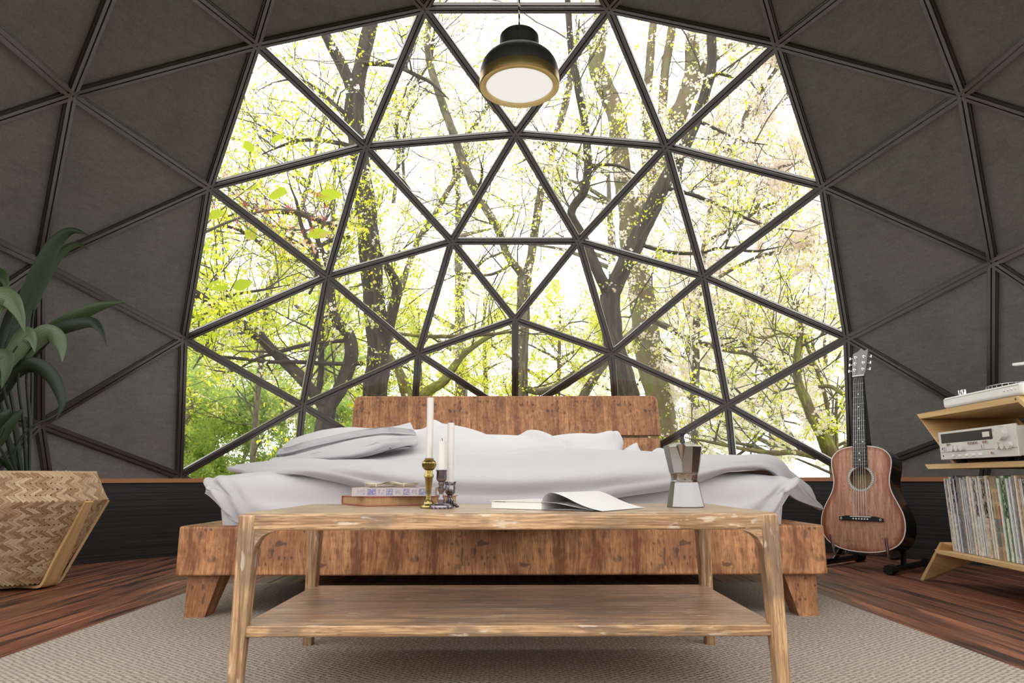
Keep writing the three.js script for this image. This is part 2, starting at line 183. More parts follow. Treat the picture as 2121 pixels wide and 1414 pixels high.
const TRACES = {
big_left: { name: 'cherry_tree', limbs: [
{ at: [[-1.35,0.43,-4.6,0.152],[-1.35,0.94,-4.6,0.134],[-1.37,1.25,-4.6,0.125],[-1.35,1.59,-4.6,0.116],[-1.38,1.92,-4.6,0.112],[-1.43,2.32,-4.6,0.109],[-1.48,2.73,-4.6,0.116],[-1.54,3.21,-4.6,0.108],[-1.59,3.55,-4.6,0.095],[-1.65,3.91,-4.6,0.091],[-1.71,4.28,-4.6,0.104],[-1.7,4.59,-4.6,0.095]] },
{ at: [[-1.71,4.28,-4.6,0.071],[-1.77,4.63,-4.56,0.062],[-1.89,4.89,-4.52,0.057],[-2.03,5.15,-4.48,0.052],[-2.13,5.42,-4.44,0.047],[-2.22,5.74,-4.4,0.039]] },
{ at: [[-1.7,4.56,-4.6,0.084],[-1.66,4.92,-4.65,0.08],[-1.62,5.28,-4.7,0.083],[-1.57,5.71,-4.75,0.079],[-1.54,6.19,-4.8,0.069]] },
{ at: [[-1.3,1.71,-4.6,0.063],[-1.22,2.02,-4.52,0.053],[-1.16,2.32,-4.45,0.048],[-1.26,2.51,-4.38,0.031],[-1.33,2.63,-4.3,0.022]] },
{ at: [[-1.53,3.8,-4.6,0.032],[-1.73,3.94,-4.7,0.027],[-1.97,4.05,-4.8,0.025],[-2.27,4.13,-4.9,0.023],[-2.57,4.12,-5,0.017],[-2.85,4.06,-5.1,0.015]] },
{ at: [[-1.64,4.88,-4.6,0.026],[-1.27,4.78,-4.5,0.022],[-0.99,4.59,-4.4,0.022],[-0.84,4.45,-4.3,0.018],[-0.65,4.21,-4.2,0.013]] },
{ at: [[-1.7,4.19,-4.6,0.027],[-1.9,4.32,-4.47,0.022],[-2.08,4.44,-4.35,0.019],[-2.24,4.45,-4.22,0.016],[-2.39,4.34,-4.1,0.011]] },
{ at: [[-1.55,3.26,-4.6,0.031],[-1.8,2.96,-4.52,0.03],[-1.95,2.99,-4.43,0.03],[-2.17,3.04,-4.35,0.025],[-2.39,3.03,-4.27,0.02],[-2.66,2.99,-4.18,0.015],[-2.83,2.88,-4.1,0.01]] },
{ at: [[-1.69,2.88,-4.6,0.025],[-1.89,2.8,-4.5,0.023],[-2.14,2.56,-4.4,0.02],[-2.33,2.58,-4.3,0.017],[-2.57,2.75,-4.2,0.017],[-2.75,2.81,-4.1,0.015],[-2.91,2.75,-4,0.012]] },
{ at: [[-1.5,3.75,-4.6,0.024],[-1.39,3.79,-4.87,0.019],[-1.22,3.71,-5.13,0.017],[-1.08,3.53,-5.4,0.014]] } ] },
curved_left: { name: 'cherry_tree', limbs: [
{ at: [[-1.7,0.39,-3.9,0.087],[-1.69,0.68,-3.9,0.083],[-1.68,0.84,-3.9,0.078],[-1.65,1.04,-3.9,0.078]] },
{ at: [[-1.65,1.04,-3.9,0.065],[-1.59,1.13,-3.9,0.065],[-1.53,1.25,-3.9,0.07],[-1.48,1.41,-3.9,0.065],[-1.46,1.56,-3.9,0.061],[-1.51,1.73,-3.9,0.057],[-1.61,1.83,-3.9,0.049],[-1.67,2.07,-3.9,0.036],[-1.71,2.31,-3.9,0.025],[-1.77,2.49,-3.9,0.021],[-1.88,2.73,-3.9,0.019],[-1.97,2.92,-3.9,0.014]] },
{ at: [[-1.66,1.03,-3.9,0.057],[-1.75,1.14,-3.87,0.052],[-1.91,1.33,-3.85,0.053],[-2.08,1.49,-3.82,0.044],[-2.15,1.56,-3.79,0.044],[-2.29,1.7,-3.76,0.049],[-2.43,1.78,-3.74,0.045],[-2.56,1.86,-3.71,0.041],[-2.69,1.95,-3.68,0.039],[-2.79,2.02,-3.65,0.037],[-2.94,2.09,-3.63,0.028],[-3.1,2.22,-3.6,0.019]] },
{ at: [[-1.75,1.13,-3.9,0.022],[-1.74,1.27,-3.94,0.029],[-1.75,1.53,-3.98,0.025],[-1.77,1.7,-4.02,0.02],[-1.76,1.89,-4.06,0.016],[-1.7,2.08,-4.1,0.012]] },
{ at: [[-1.87,2.08,-3.9,0.011],[-1.8,2.23,-3.86,0.016],[-1.85,2.47,-3.82,0.018],[-1.94,2.69,-3.78,0.018],[-1.98,2.9,-3.74,0.014],[-2.05,3.07,-3.7,0.009]] },
{ at: [[-1.65,2.08,-3.9,0.016],[-1.8,2.33,-3.98,0.023],[-1.87,2.54,-4.05,0.021],[-1.85,2.81,-4.12,0.019],[-1.77,3.04,-4.2,0.015]] },
{ at: [[-1.33,1.44,-3.9,0.02],[-1.64,1.43,-3.85,0.02],[-1.96,1.44,-3.8,0.018],[-2.13,1.43,-3.75,0.018],[-2.37,1.45,-3.7,0.015],[-2.6,1.47,-3.65,0.011],[-2.75,1.51,-3.6,0.009]] },
{ at: [[-1.47,1.65,-3.9,0.018],[-1.71,1.63,-3.87,0.018],[-1.89,1.59,-3.83,0.018],[-2.07,1.53,-3.8,0.018],[-2.27,1.46,-3.77,0.011],[-2.45,1.34,-3.73,0.009],[-2.65,1.36,-3.7,0.007]] },
{ at: [[-2.64,1.91,-3.9,0.019],[-2.65,1.68,-3.73,0.014],[-2.65,1.48,-3.57,0.011],[-2.64,1.31,-3.4,0.009]] },
{ at: [[-2.79,2.01,-3.9,0.017],[-2.51,2.03,-3.73,0.014],[-2.19,2.03,-3.57,0.011],[-1.89,2.03,-3.4,0.008]] } ] },
mossy_center: { name: 'mossy_tree', limbs: [
{ at: [[-1.11,0.37,-6.2,0.116],[-1.17,0.95,-6.2,0.099],[-1.22,1.24,-6.2,0.088],[-1.29,1.43,-6.2,0.076],[-1.4,1.71,-6.2,0.059],[-1.5,1.86,-6.2,0.045],[-1.58,2.05,-6.2,0.03],[-1.63,2.2,-6.2,0.021]] },
{ at: [[-1.14,1.24,-6.2,0.076],[-1.08,1.45,-6.24,0.071],[-0.86,1.6,-6.29,0.059],[-0.76,1.76,-6.33,0.054],[-0.64,1.94,-6.37,0.042],[-0.47,2.09,-6.41,0.036],[-0.29,2.21,-6.46,0.027],[-0.01,2.32,-6.5,0.018]] },
{ at: [[-1.44,2.2,-6.2,0.018],[-1.14,2.14,-6.08,0.023],[-0.77,2.11,-5.96,0.026],[-0.44,2.1,-5.84,0.025],[-0.13,2.1,-5.72,0.019],[0.16,2.13,-5.6,0.014]] } ] },
center_fork: { name: 'forked_tree', limbs: [
{ at: [[0.18,0.37,-7,0.139],[0.15,0.99,-7,0.12],[0.11,1.44,-7,0.108],[0.11,1.9,-7,0.096],[0.14,2.37,-7,0.09],[0.15,2.8,-7,0.091],[0.17,3.15,-7,0.099]] },
{ at: [[0.17,3.15,-7,0.066],[0.05,3.3,-6.97,0.053],[-0.07,3.46,-6.95,0.05],[-0.16,3.73,-6.92,0.053],[-0.26,3.94,-6.9,0.054],[-0.51,4.37,-6.88,0.058],[-0.71,4.87,-6.85,0.059],[-0.86,5.31,-6.83,0.06],[-1.02,5.75,-6.8,0.058],[-1.18,6.29,-6.77,0.052],[-1.23,6.75,-6.75,0.045],[-1.09,7.21,-6.72,0.039],[-0.92,7.67,-6.7,0.032]] },
{ at: [[0.18,3.15,-7,0.066],[0.25,3.41,-7.03,0.06],[0.31,3.77,-7.07,0.058],[0.42,4.5,-7.1,0.056],[0.55,4.94,-7.13,0.053],[0.65,5.34,-7.17,0.051],[0.77,5.79,-7.2,0.052],[0.86,6.2,-7.23,0.053],[0.97,6.79,-7.27,0.047],[1.05,7.39,-7.3,0.041]] },
{ at: [[-1.21,6.43,-7,0.03],[-1.15,6.63,-6.8,0.026],[-1.09,6.88,-6.6,0.023]] },
{ at: [[0.13,3.26,-7,0.03],[0.01,3.36,-7,0.027],[-0.14,3.26,-7,0.023],[-0.34,3.19,-7,0.02],[-0.61,3.22,-7,0.017],[-0.88,3.17,-7,0.013]] },
{ at: [[0.11,1.64,-7,0.045],[0.31,1.55,-6.87,0.05],[0.49,1.55,-6.73,0.056],[0.64,1.6,-6.6,0.061],[0.82,1.7,-6.47,0.06],[1.05,1.81,-6.33,0.042],[1.24,1.88,-6.2,0.027]] },
{ at: [[0.64,5.25,-7,0.021],[0.42,5.22,-7.17,0.018],[0.21,5.08,-7.33,0.015],[0,5.04,-7.5,0.011]] },
{ at: [[-0.51,4.42,-7,0.021],[-0.41,4.58,-6.75,0.017],[-0.46,4.74,-6.5,0.013]] } ] },
thin_pale: { name: 'slender_tree', limbs: [
{ at: [[-2.17,2.81,-9.5,0.058],[-1.95,3.67,-9.5,0.055],[-1.67,4.56,-9.5,0.052],[-1.38,5.08,-9.5,0.048],[-1.17,5.48,-9.5,0.048],[-0.95,5.93,-9.5,0.049],[-0.78,6.61,-9.5,0.045],[-0.57,6.95,-9.5,0.041],[-0.42,7.24,-9.5,0.042],[-0.17,7.78,-9.5,0.033]] },
{ at: [[-2.13,5.29,-9.5,0.035],[-2.06,6.13,-9.5,0.036],[-2.11,6.96,-9.5,0.037],[-1.92,7.39,-9.5,0.033],[-1.71,7.78,-9.5,0.029],[-1.4,8.28,-9.5,0.024]] },
{ at: [[-1.93,5.48,-9.5,0.027],[-1.98,6.42,-9.5,0.027],[-1.87,7.09,-9.5,0.023],[-1.52,7.68,-9.5,0.019]] } ] },
dark_right: { name: 'cherry_tree', limbs: [
{ at: [[1.23,0.38,-4.8,0.147],[1.21,0.95,-4.8,0.132],[1.15,1.3,-4.8,0.128],[1.1,1.55,-4.8,0.114],[1.04,1.79,-4.8,0.104],[1.02,2.06,-4.8,0.105],[1.02,2.31,-4.8,0.111]] },
{ at: [[1.02,2.31,-4.8,0.091],[1.19,2.66,-4.8,0.092],[1.31,2.88,-4.8,0.093],[1.44,3.16,-4.8,0.095],[1.62,3.52,-4.8,0.086],[1.82,3.87,-4.8,0.072],[2.03,4.31,-4.8,0.062],[2.16,4.67,-4.8,0.058],[2.24,4.97,-4.8,0.056],[2.26,5.34,-4.8,0.055],[2.3,5.75,-4.8,0.047],[2.35,6.13,-4.8,0.038]] },
{ at: [[1,2.34,-4.8,0.066],[0.9,2.55,-4.79,0.061],[0.82,2.74,-4.77,0.061],[0.71,3.01,-4.76,0.051],[0.62,3.19,-4.74,0.046],[0.67,3.31,-4.73,0.044],[0.75,3.41,-4.71,0.047],[0.81,3.71,-4.7,0.045],[0.8,3.96,-4.69,0.043],[0.78,4.21,-4.67,0.043],[0.72,4.58,-4.66,0.041],[0.67,4.91,-4.64,0.039],[0.64,5.14,-4.63,0.037],[0.62,5.61,-4.61,0.035],[0.6,5.97,-4.6,0.03]] },
{ at: [[0.83,3.75,-4.8,0.021],[0.97,3.72,-4.67,0.018],[1.15,3.63,-4.53,0.016],[1.32,3.44,-4.4,0.013]] },
{ at: [[2.16,4.67,-4.8,0.023],[2.24,4.82,-4.72,0.02],[2.32,4.77,-4.65,0.017],[2.45,4.69,-4.58,0.014],[2.58,4.67,-4.5,0.011]] },
{ at: [[1.62,3.52,-4.8,0.027],[1.84,3.41,-4.7,0.021],[2.11,3.26,-4.6,0.018],[2.37,3.06,-4.5,0.016],[2.62,2.91,-4.4,0.013],[2.87,2.83,-4.3,0.01]] },
{ at: [[1.31,2.88,-4.8,0.023],[1.6,2.75,-4.68,0.02],[1.87,2.69,-4.56,0.018],[2.13,2.71,-4.44,0.018],[2.38,2.63,-4.32,0.015],[2.62,2.64,-4.2,0.01]] },
{ at: [[2.03,4.31,-4.8,0.023],[2.25,4.13,-4.7,0.017],[2.41,3.97,-4.6,0.014],[2.68,3.86,-4.5,0.011]] } ] },
plane_big: { name: 'plane_tree', limbs: [
{ at: [[2.31,0.35,-8.2,0.271],[2.3,0.85,-8.2,0.234],[2.27,1.21,-8.2,0.205],[2.23,1.58,-8.2,0.199],[2.13,2.05,-8.2,0.199],[2.07,2.45,-8.2,0.208],[2.04,2.92,-8.2,0.202],[2.02,3.31,-8.2,0.196],[1.96,3.66,-8.2,0.175],[1.87,4.03,-8.2,0.153],[1.85,4.64,-8.2,0.148],[1.8,5.08,-8.2,0.143],[1.76,5.53,-8.2,0.145],[1.74,6.15,-8.2,0.148],[1.65,6.51,-8.2,0.15],[1.53,6.86,-8.2,0.152],[1.41,7.19,-8.2,0.137],[1.47,7.5,-8.2,0.122],[1.51,8.05,-8.2,0.116],[1.56,8.7,-8.2,0.11]] },
{ at: [[1.91,4.02,-8.2,0.138],[2.03,4.51,-8.17,0.132],[2.24,5.07,-8.13,0.151],[2.41,5.49,-8.1,0.153],[2.54,5.89,-8.07,0.155],[2.66,6.13,-8.03,0.149],[2.77,6.33,-8,0.141],[2.93,6.91,-7.97,0.119],[2.97,7.53,-7.93,0.114],[3.01,8.19,-7.9,0.099]] },
{ at: [[2.22,5.16,-8.2,0.104],[2.2,5.67,-8.2,0.098],[2.25,5.88,-8.2,0.09],[2.2,6.36,-8.2,0.075],[2.27,6.88,-8.2,0.073],[2.33,7.41,-8.2,0.07],[2.39,7.9,-8.2,0.067],[2.45,8.51,-8.2,0.06]] },
{ at: [[2.43,5.58,-8.2,0.073],[2.47,6.29,-8.15,0.075],[2.53,6.97,-8.1,0.073],[2.66,7.71,-8.05,0.071],[2.72,8.27,-8,0.063]] },
{ at: [[2.82,6.45,-8.2,0.102],[3.09,6.85,-8.12,0.103],[3.38,7.29,-8.05,0.105],[3.74,7.38,-7.97,0.08],[4.11,7.39,-7.9,0.044]] },
{ at: [[1.53,6.86,-8.2,0.059],[1.37,7.58,-8.45,0.053],[1.25,8.22,-8.7,0.042]] } ] },
right_lean: { name: 'mossy_tree', limbs: [
{ at: [[3.16,0.33,-4.4,0.091],[3.07,0.53,-4.4,0.075],[3,0.66,-4.4,0.07],[2.95,0.83,-4.4,0.065],[2.86,1,-4.4,0.055],[2.81,1.16,-4.4,0.05],[2.76,1.3,-4.4,0.04],[2.75,1.48,-4.4,0.037],[2.78,1.67,-4.4,0.035],[2.82,1.82,-4.4,0.025],[2.82,1.96,-4.4,0.018],[2.81,2.16,-4.4,0.013]] },
{ at: [[3.02,0.69,-4.4,0.023],[3.03,0.89,-4.43,0.02],[3.04,1.17,-4.47,0.02],[3.01,1.4,-4.5,0.018],[2.98,1.55,-4.53,0.018],[2.94,1.73,-4.57,0.015],[2.94,1.91,-4.6,0.013]] },
{ at: [[3.01,0.88,-4.4,0.013],[3.06,0.99,-4.3,0.012],[3.1,1.11,-4.2,0.01]] },
{ at: [[2.95,1.29,-4.4,0.015],[3.01,1.28,-4.3,0.02],[3.07,1.2,-4.2,0.022],[3.11,1.12,-4.1,0.019]] },
{ at: [[2.86,0.62,-4.4,0.03],[2.63,0.66,-4.3,0.027],[2.38,0.65,-4.2,0.024],[2.17,0.67,-4.1,0.021],[2,0.69,-4,0.018],[1.76,0.73,-3.9,0.015],[1.48,0.77,-3.8,0.013]] },
{ at: [[2.41,0.66,-4.4,0.019],[2.22,0.71,-4.2,0.016],[1.95,0.74,-4,0.013],[1.78,0.77,-3.8,0.011]] },
{ at: [[3.07,0.67,-4.4,0.015],[3.13,0.93,-4.5,0.015],[3.2,1.17,-4.6,0.013],[3.29,1.43,-4.7,0.011]] },
{ at: [[2.82,1.77,-4.4,0.015],[2.58,1.79,-4.27,0.012],[2.34,1.71,-4.13,0.009],[2.14,1.73,-4,0.007]] } ] },
mid_right: { name: 'slender_tree', limbs: [
{ at: [[1.77,2.42,-6.5,0.038],[1.95,2.36,-6.5,0.041],[2.22,2.22,-6.5,0.038],[2.54,2.1,-6.5,0.032],[2.82,2.02,-6.5,0.029],[3.04,1.98,-6.5,0.029],[3.17,1.86,-6.5,0.026],[3.26,1.76,-6.5,0.026],[3.32,1.69,-6.5,0.019]] },
{ at: [[3.02,2,-6.5,0.022],[2.95,2.12,-6.43,0.022],[2.81,2.17,-6.37,0.019],[2.63,2.14,-6.3,0.016]] },
{ at: [[3.27,1.78,-6.5,0.019],[3.39,1.78,-6.37,0.019],[3.58,1.72,-6.23,0.016],[3.75,1.66,-6.1,0.013]] } ] },
far_right: { name: 'blossom_tree', limbs: [
{ at: [[2.49,0.36,-7.4,0.055],[2.57,1.68,-7.4,0.052],[2.67,2.94,-7.4,0.049],[2.83,3.82,-7.4,0.047],[2.96,4.42,-7.4,0.045],[3.06,4.94,-7.4,0.046],[3.19,5.19,-7.4,0.042],[3.37,5.34,-7.4,0.043],[3.59,5.9,-7.4,0.036],[3.81,6.22,-7.4,0.033],[4.1,6.63,-7.4,0.029],[4.35,6.96,-7.4,0.021]] },
{ at: [[3.37,5.34,-7.4,0.027],[3.64,5.42,-7.4,0.024],[3.88,5.78,-7.4,0.024],[4.13,6.06,-7.4,0.02],[4.36,6.22,-7.4,0.017]] },
{ at: [[2.96,4.42,-7.4,0.03],[3.11,4.51,-7.27,0.026],[3.5,4.68,-7.15,0.026],[3.88,4.81,-7.02,0.023],[4.25,4.86,-6.9,0.015]] },
{ at: [[2.83,3.82,-7.4,0.029],[3.22,3.99,-7.27,0.026],[3.61,4.24,-7.15,0.022],[3.98,4.33,-7.02,0.019],[4.34,4.35,-6.9,0.015]] },
{ at: [[2.71,3.09,-7.4,0.028],[3.18,3.37,-7.27,0.025],[3.63,3.55,-7.15,0.022],[3.99,3.54,-7.02,0.018],[4.42,3.64,-6.9,0.015]] },
{ at: [[2.66,2.8,-7.4,0.025],[3,2.77,-7.27,0.021],[3.37,2.84,-7.15,0.021],[3.72,2.71,-7.02,0.018],[4.08,2.81,-6.9,0.014]] },
{ at: [[2.58,1.96,-7.4,0.021],[2.83,1.88,-7.33,0.017],[3.06,1.67,-7.27,0.017],[3.29,1.33,-7.2,0.014]] } ] },
far_left: { name: 'slender_tree', limbs: [
{ at: [[-3.6,0.37,-7.5,0.043],[-3.6,1.37,-7.5,0.039],[-3.57,2.4,-7.5,0.04],[-3.52,3.12,-7.5,0.037],[-3.28,3.86,-7.5,0.033],[-3.05,4.77,-7.5,0.03],[-2.94,5.55,-7.5,0.027],[-2.69,6.36,-7.5,0.024]] },
{ at: [[-3.28,3.86,-7.5,0.022],[-3.54,4.05,-7.4,0.019],[-3.88,4.31,-7.3,0.019],[-4.13,4.49,-7.2,0.015]] },
{ at: [[-3.05,4.77,-7.5,0.023],[-3.32,5.03,-7.4,0.019],[-3.67,5.37,-7.3,0.016],[-3.93,5.47,-7.2,0.016]] },
{ at: [[-3.57,2.4,-7.5,0.022],[-3.85,2.79,-7.33,0.018],[-4.15,3.1,-7.17,0.015],[-4.36,3.26,-7,0.011]] } ] },
};

const DUVET = [
[[-1.111,0.473,-0.45],[-0.877,0.45,-0.12],[-0.711,0.444,0.03],[-0.625,0.429,0.055],[-0.503,0.403,0.08],[-0.331,0.353,0.115],[-0.172,0.311,0.125],[0.026,0.304,0.125],[0.17,0.328,0.12],[0.273,0.367,0.105],[0.44,0.391,0.085],[0.543,0.415,0.06],[0.66,0.45,0.04],[0.814,0.449,-0.05],[0.973,0.36,-0.3],[1.216,0.304,-0.6]],
[[-1.113,0.477,-0.5],[-0.868,0.463,-0.15],[-0.707,0.462,0.02],[-0.612,0.454,0.075],[-0.494,0.43,0.105],[-0.332,0.396,0.12],[-0.173,0.379,0.125],[0.027,0.376,0.125],[0.17,0.387,0.125],[0.272,0.403,0.12],[0.437,0.423,0.105],[0.537,0.446,0.09],[0.655,0.466,0.06],[0.807,0.469,-0.05],[0.981,0.421,-0.3],[1.215,0.322,-0.62]],
[[-1.114,0.482,-0.55],[-0.879,0.486,-0.25],[-0.701,0.489,-0.1],[-0.58,0.481,0],[-0.476,0.47,0.06],[-0.339,0.456,0.08],[-0.177,0.45,0.085],[0.029,0.452,0.085],[0.177,0.461,0.075],[0.297,0.468,0.065],[0.456,0.477,0.03],[0.568,0.487,0],[0.691,0.494,-0.05],[0.856,0.493,-0.2],[1.037,0.449,-0.45],[1.236,0.341,-0.7]],
[[-1.094,0.487,-0.65],[-0.908,0.495,-0.5],[-0.756,0.5,-0.42],[-0.624,0.501,-0.4],[-0.516,0.503,-0.4],[-0.372,0.508,-0.4],[-0.213,0.509,-0.45],[-0.047,0.514,-0.5],[0.103,0.525,-0.5],[0.235,0.536,-0.5],[0.396,0.535,-0.45],[0.555,0.524,-0.4],[0.696,0.515,-0.4],[0.839,0.516,-0.45],[1.023,0.502,-0.6],[1.248,0.4,-0.82]],
[[-1.085,0.491,-0.95],[-0.984,0.511,-0.9],[-0.898,0.526,-0.9],[-0.759,0.536,-0.9],[-0.609,0.54,-0.9],[-0.437,0.553,-0.9],[-0.243,0.556,-0.9],[-0.049,0.535,-0.9],[0.124,0.547,-0.9],[0.275,0.553,-0.9],[0.469,0.538,-0.9],[0.667,0.531,-0.9],[0.813,0.521,-0.9],[0.963,0.512,-0.9],[1.087,0.496,-0.95],[1.253,0.405,-1]],
[[-1.172,0.517,-1.4],[-1.101,0.578,-1.4],[-1.003,0.615,-1.4],[-0.866,0.632,-1.4],[-0.704,0.652,-1.4],[-0.516,0.659,-1.4],[-0.354,0.67,-1.42],[-0.051,0.649,-1.45],[0.102,0.646,-1.45],[0.366,0.659,-1.42],[0.547,0.615,-1.45],[0.659,0.55,-1.45],[0.873,0.528,-1.4],[1.072,0.513,-1.4],[1.171,0.485,-1.4],[1.289,0.402,-1.4]],
[[-1.243,0.519,-1.85],[-1.149,0.583,-1.85],[-1.039,0.63,-1.85],[-0.913,0.666,-1.85],[-0.759,0.699,-1.85],[-0.576,0.707,-1.85],[-0.392,0.701,-1.85],[-0.053,0.664,-1.85],[0.116,0.65,-1.85],[0.371,0.664,-1.85],[0.566,0.593,-1.85],[0.705,0.538,-1.85],[0.929,0.51,-1.85],[1.096,0.495,-1.85],[1.207,0.476,-1.85],[1.316,0.426,-1.85]],
[[-1.24,0.445,-2],[-1.139,0.489,-2.05],[-1.032,0.547,-2.08],[-0.919,0.591,-2.1],[-0.771,0.621,-2.1],[-0.607,0.629,-2.1],[-0.412,0.62,-2.1],[-0.054,0.605,-2.1],[0.125,0.59,-2.1],[0.364,0.589,-2.1],[0.572,0.545,-2.1],[0.719,0.5,-2.1],[0.922,0.471,-2.08],[1.061,0.456,-2.05],[1.164,0.441,-2],[1.278,0.412,-2]]];

const DUVET_FOLD = [
[[-1.013,0.492,-0.62],[-0.905,0.493,-0.55],[-0.796,0.493,-0.5],[-0.684,0.499,-0.5],[-0.592,0.517,-0.55],[-0.509,0.546,-0.62],[-0.422,0.573,-0.7]],
[[-1.03,0.506,-0.68],[-0.909,0.506,-0.56],[-0.792,0.511,-0.48],[-0.672,0.521,-0.46],[-0.577,0.543,-0.5],[-0.501,0.574,-0.6],[-0.428,0.592,-0.73]],
[[-1.035,0.515,-0.74],[-0.927,0.52,-0.64],[-0.811,0.54,-0.56],[-0.687,0.571,-0.54],[-0.595,0.594,-0.58],[-0.519,0.604,-0.68],[-0.438,0.605,-0.8]],
[[-1.05,0.522,-0.82],[-0.966,0.527,-0.79],[-0.872,0.552,-0.8],[-0.747,0.581,-0.82],[-0.642,0.603,-0.84],[-0.55,0.611,-0.87],[-0.454,0.612,-0.92]],
[[-1.033,0.533,-0.78],[-0.946,0.542,-0.71],[-0.842,0.565,-0.68],[-0.717,0.593,-0.69],[-0.623,0.614,-0.74],[-0.545,0.624,-0.81],[-0.46,0.623,-0.9]],
[[-1.043,0.568,-0.88],[-0.961,0.588,-0.83],[-0.869,0.607,-0.83],[-0.752,0.625,-0.85],[-0.655,0.639,-0.9],[-0.575,0.649,-0.96],[-0.486,0.658,-1.02]],
[[-1.051,0.615,-1.08],[-0.961,0.636,-1.05],[-0.871,0.649,-1.05],[-0.79,0.656,-1.06],[-0.705,0.659,-1.1],[-0.623,0.672,-1.16],[-0.526,0.699,-1.2]],
[[-1.025,0.617,-1.3],[-0.963,0.637,-1.3],[-0.893,0.649,-1.3],[-0.82,0.656,-1.3],[-0.73,0.661,-1.3],[-0.647,0.675,-1.3],[-0.543,0.691,-1.32]],
[[-1.014,0.568,-1.45],[-0.959,0.58,-1.45],[-0.901,0.592,-1.45],[-0.826,0.61,-1.45],[-0.737,0.625,-1.45],[-0.652,0.643,-1.42],[-0.523,0.662,-1.4]]];

const SHEET = [
[[-1.053,0.381,-0.14],[-1.003,0.373,-0.06],[-0.952,0.348,-0.01],[-0.905,0.308,0.008],[-0.838,0.287,0.008],[-0.659,0.287,0.006],[-0.42,0.286,0.006],[-0.03,0.285,0.006],[0.36,0.284,0.006],[0.6,0.284,0.006],[0.72,0.285,0.008],[0.784,0.307,0.008],[0.834,0.362,-0.005],[0.897,0.406,-0.08]],
[[-1.049,0.403,-0.14],[-0.99,0.401,-0.04],[-0.934,0.39,0.012],[-0.884,0.369,0.022],[-0.823,0.355,0.022],[-0.66,0.351,0.016],[-0.42,0.351,0.016],[-0.03,0.35,0.016],[0.36,0.349,0.016],[0.601,0.349,0.016],[0.72,0.353,0.022],[0.781,0.367,0.02],[0.838,0.398,0],[0.902,0.418,-0.08]],
[[-1.031,0.427,-0.14],[-0.98,0.434,-0.06],[-0.932,0.44,-0.03],[-0.875,0.445,-0.02],[-0.798,0.446,-0.02],[-0.675,0.444,-0.02],[-0.429,0.444,-0.02],[-0.03,0.443,-0.02],[0.37,0.442,-0.02],[0.617,0.442,-0.02],[0.74,0.438,-0.02],[0.797,0.434,-0.03],[0.851,0.428,-0.05],[0.915,0.42,-0.14]],
[[-0.955,0.43,-0.5],[-0.93,0.442,-0.4],[-0.9,0.446,-0.35],[-0.84,0.447,-0.35],[-0.75,0.447,-0.35],[-0.6,0.447,-0.35],[-0.3,0.447,-0.35],[-0.05,0.447,-0.35],[0.25,0.447,-0.35],[0.5,0.447,-0.35],[0.65,0.446,-0.35],[0.74,0.445,-0.35],[0.8,0.442,-0.4],[0.835,0.43,-0.5]]];

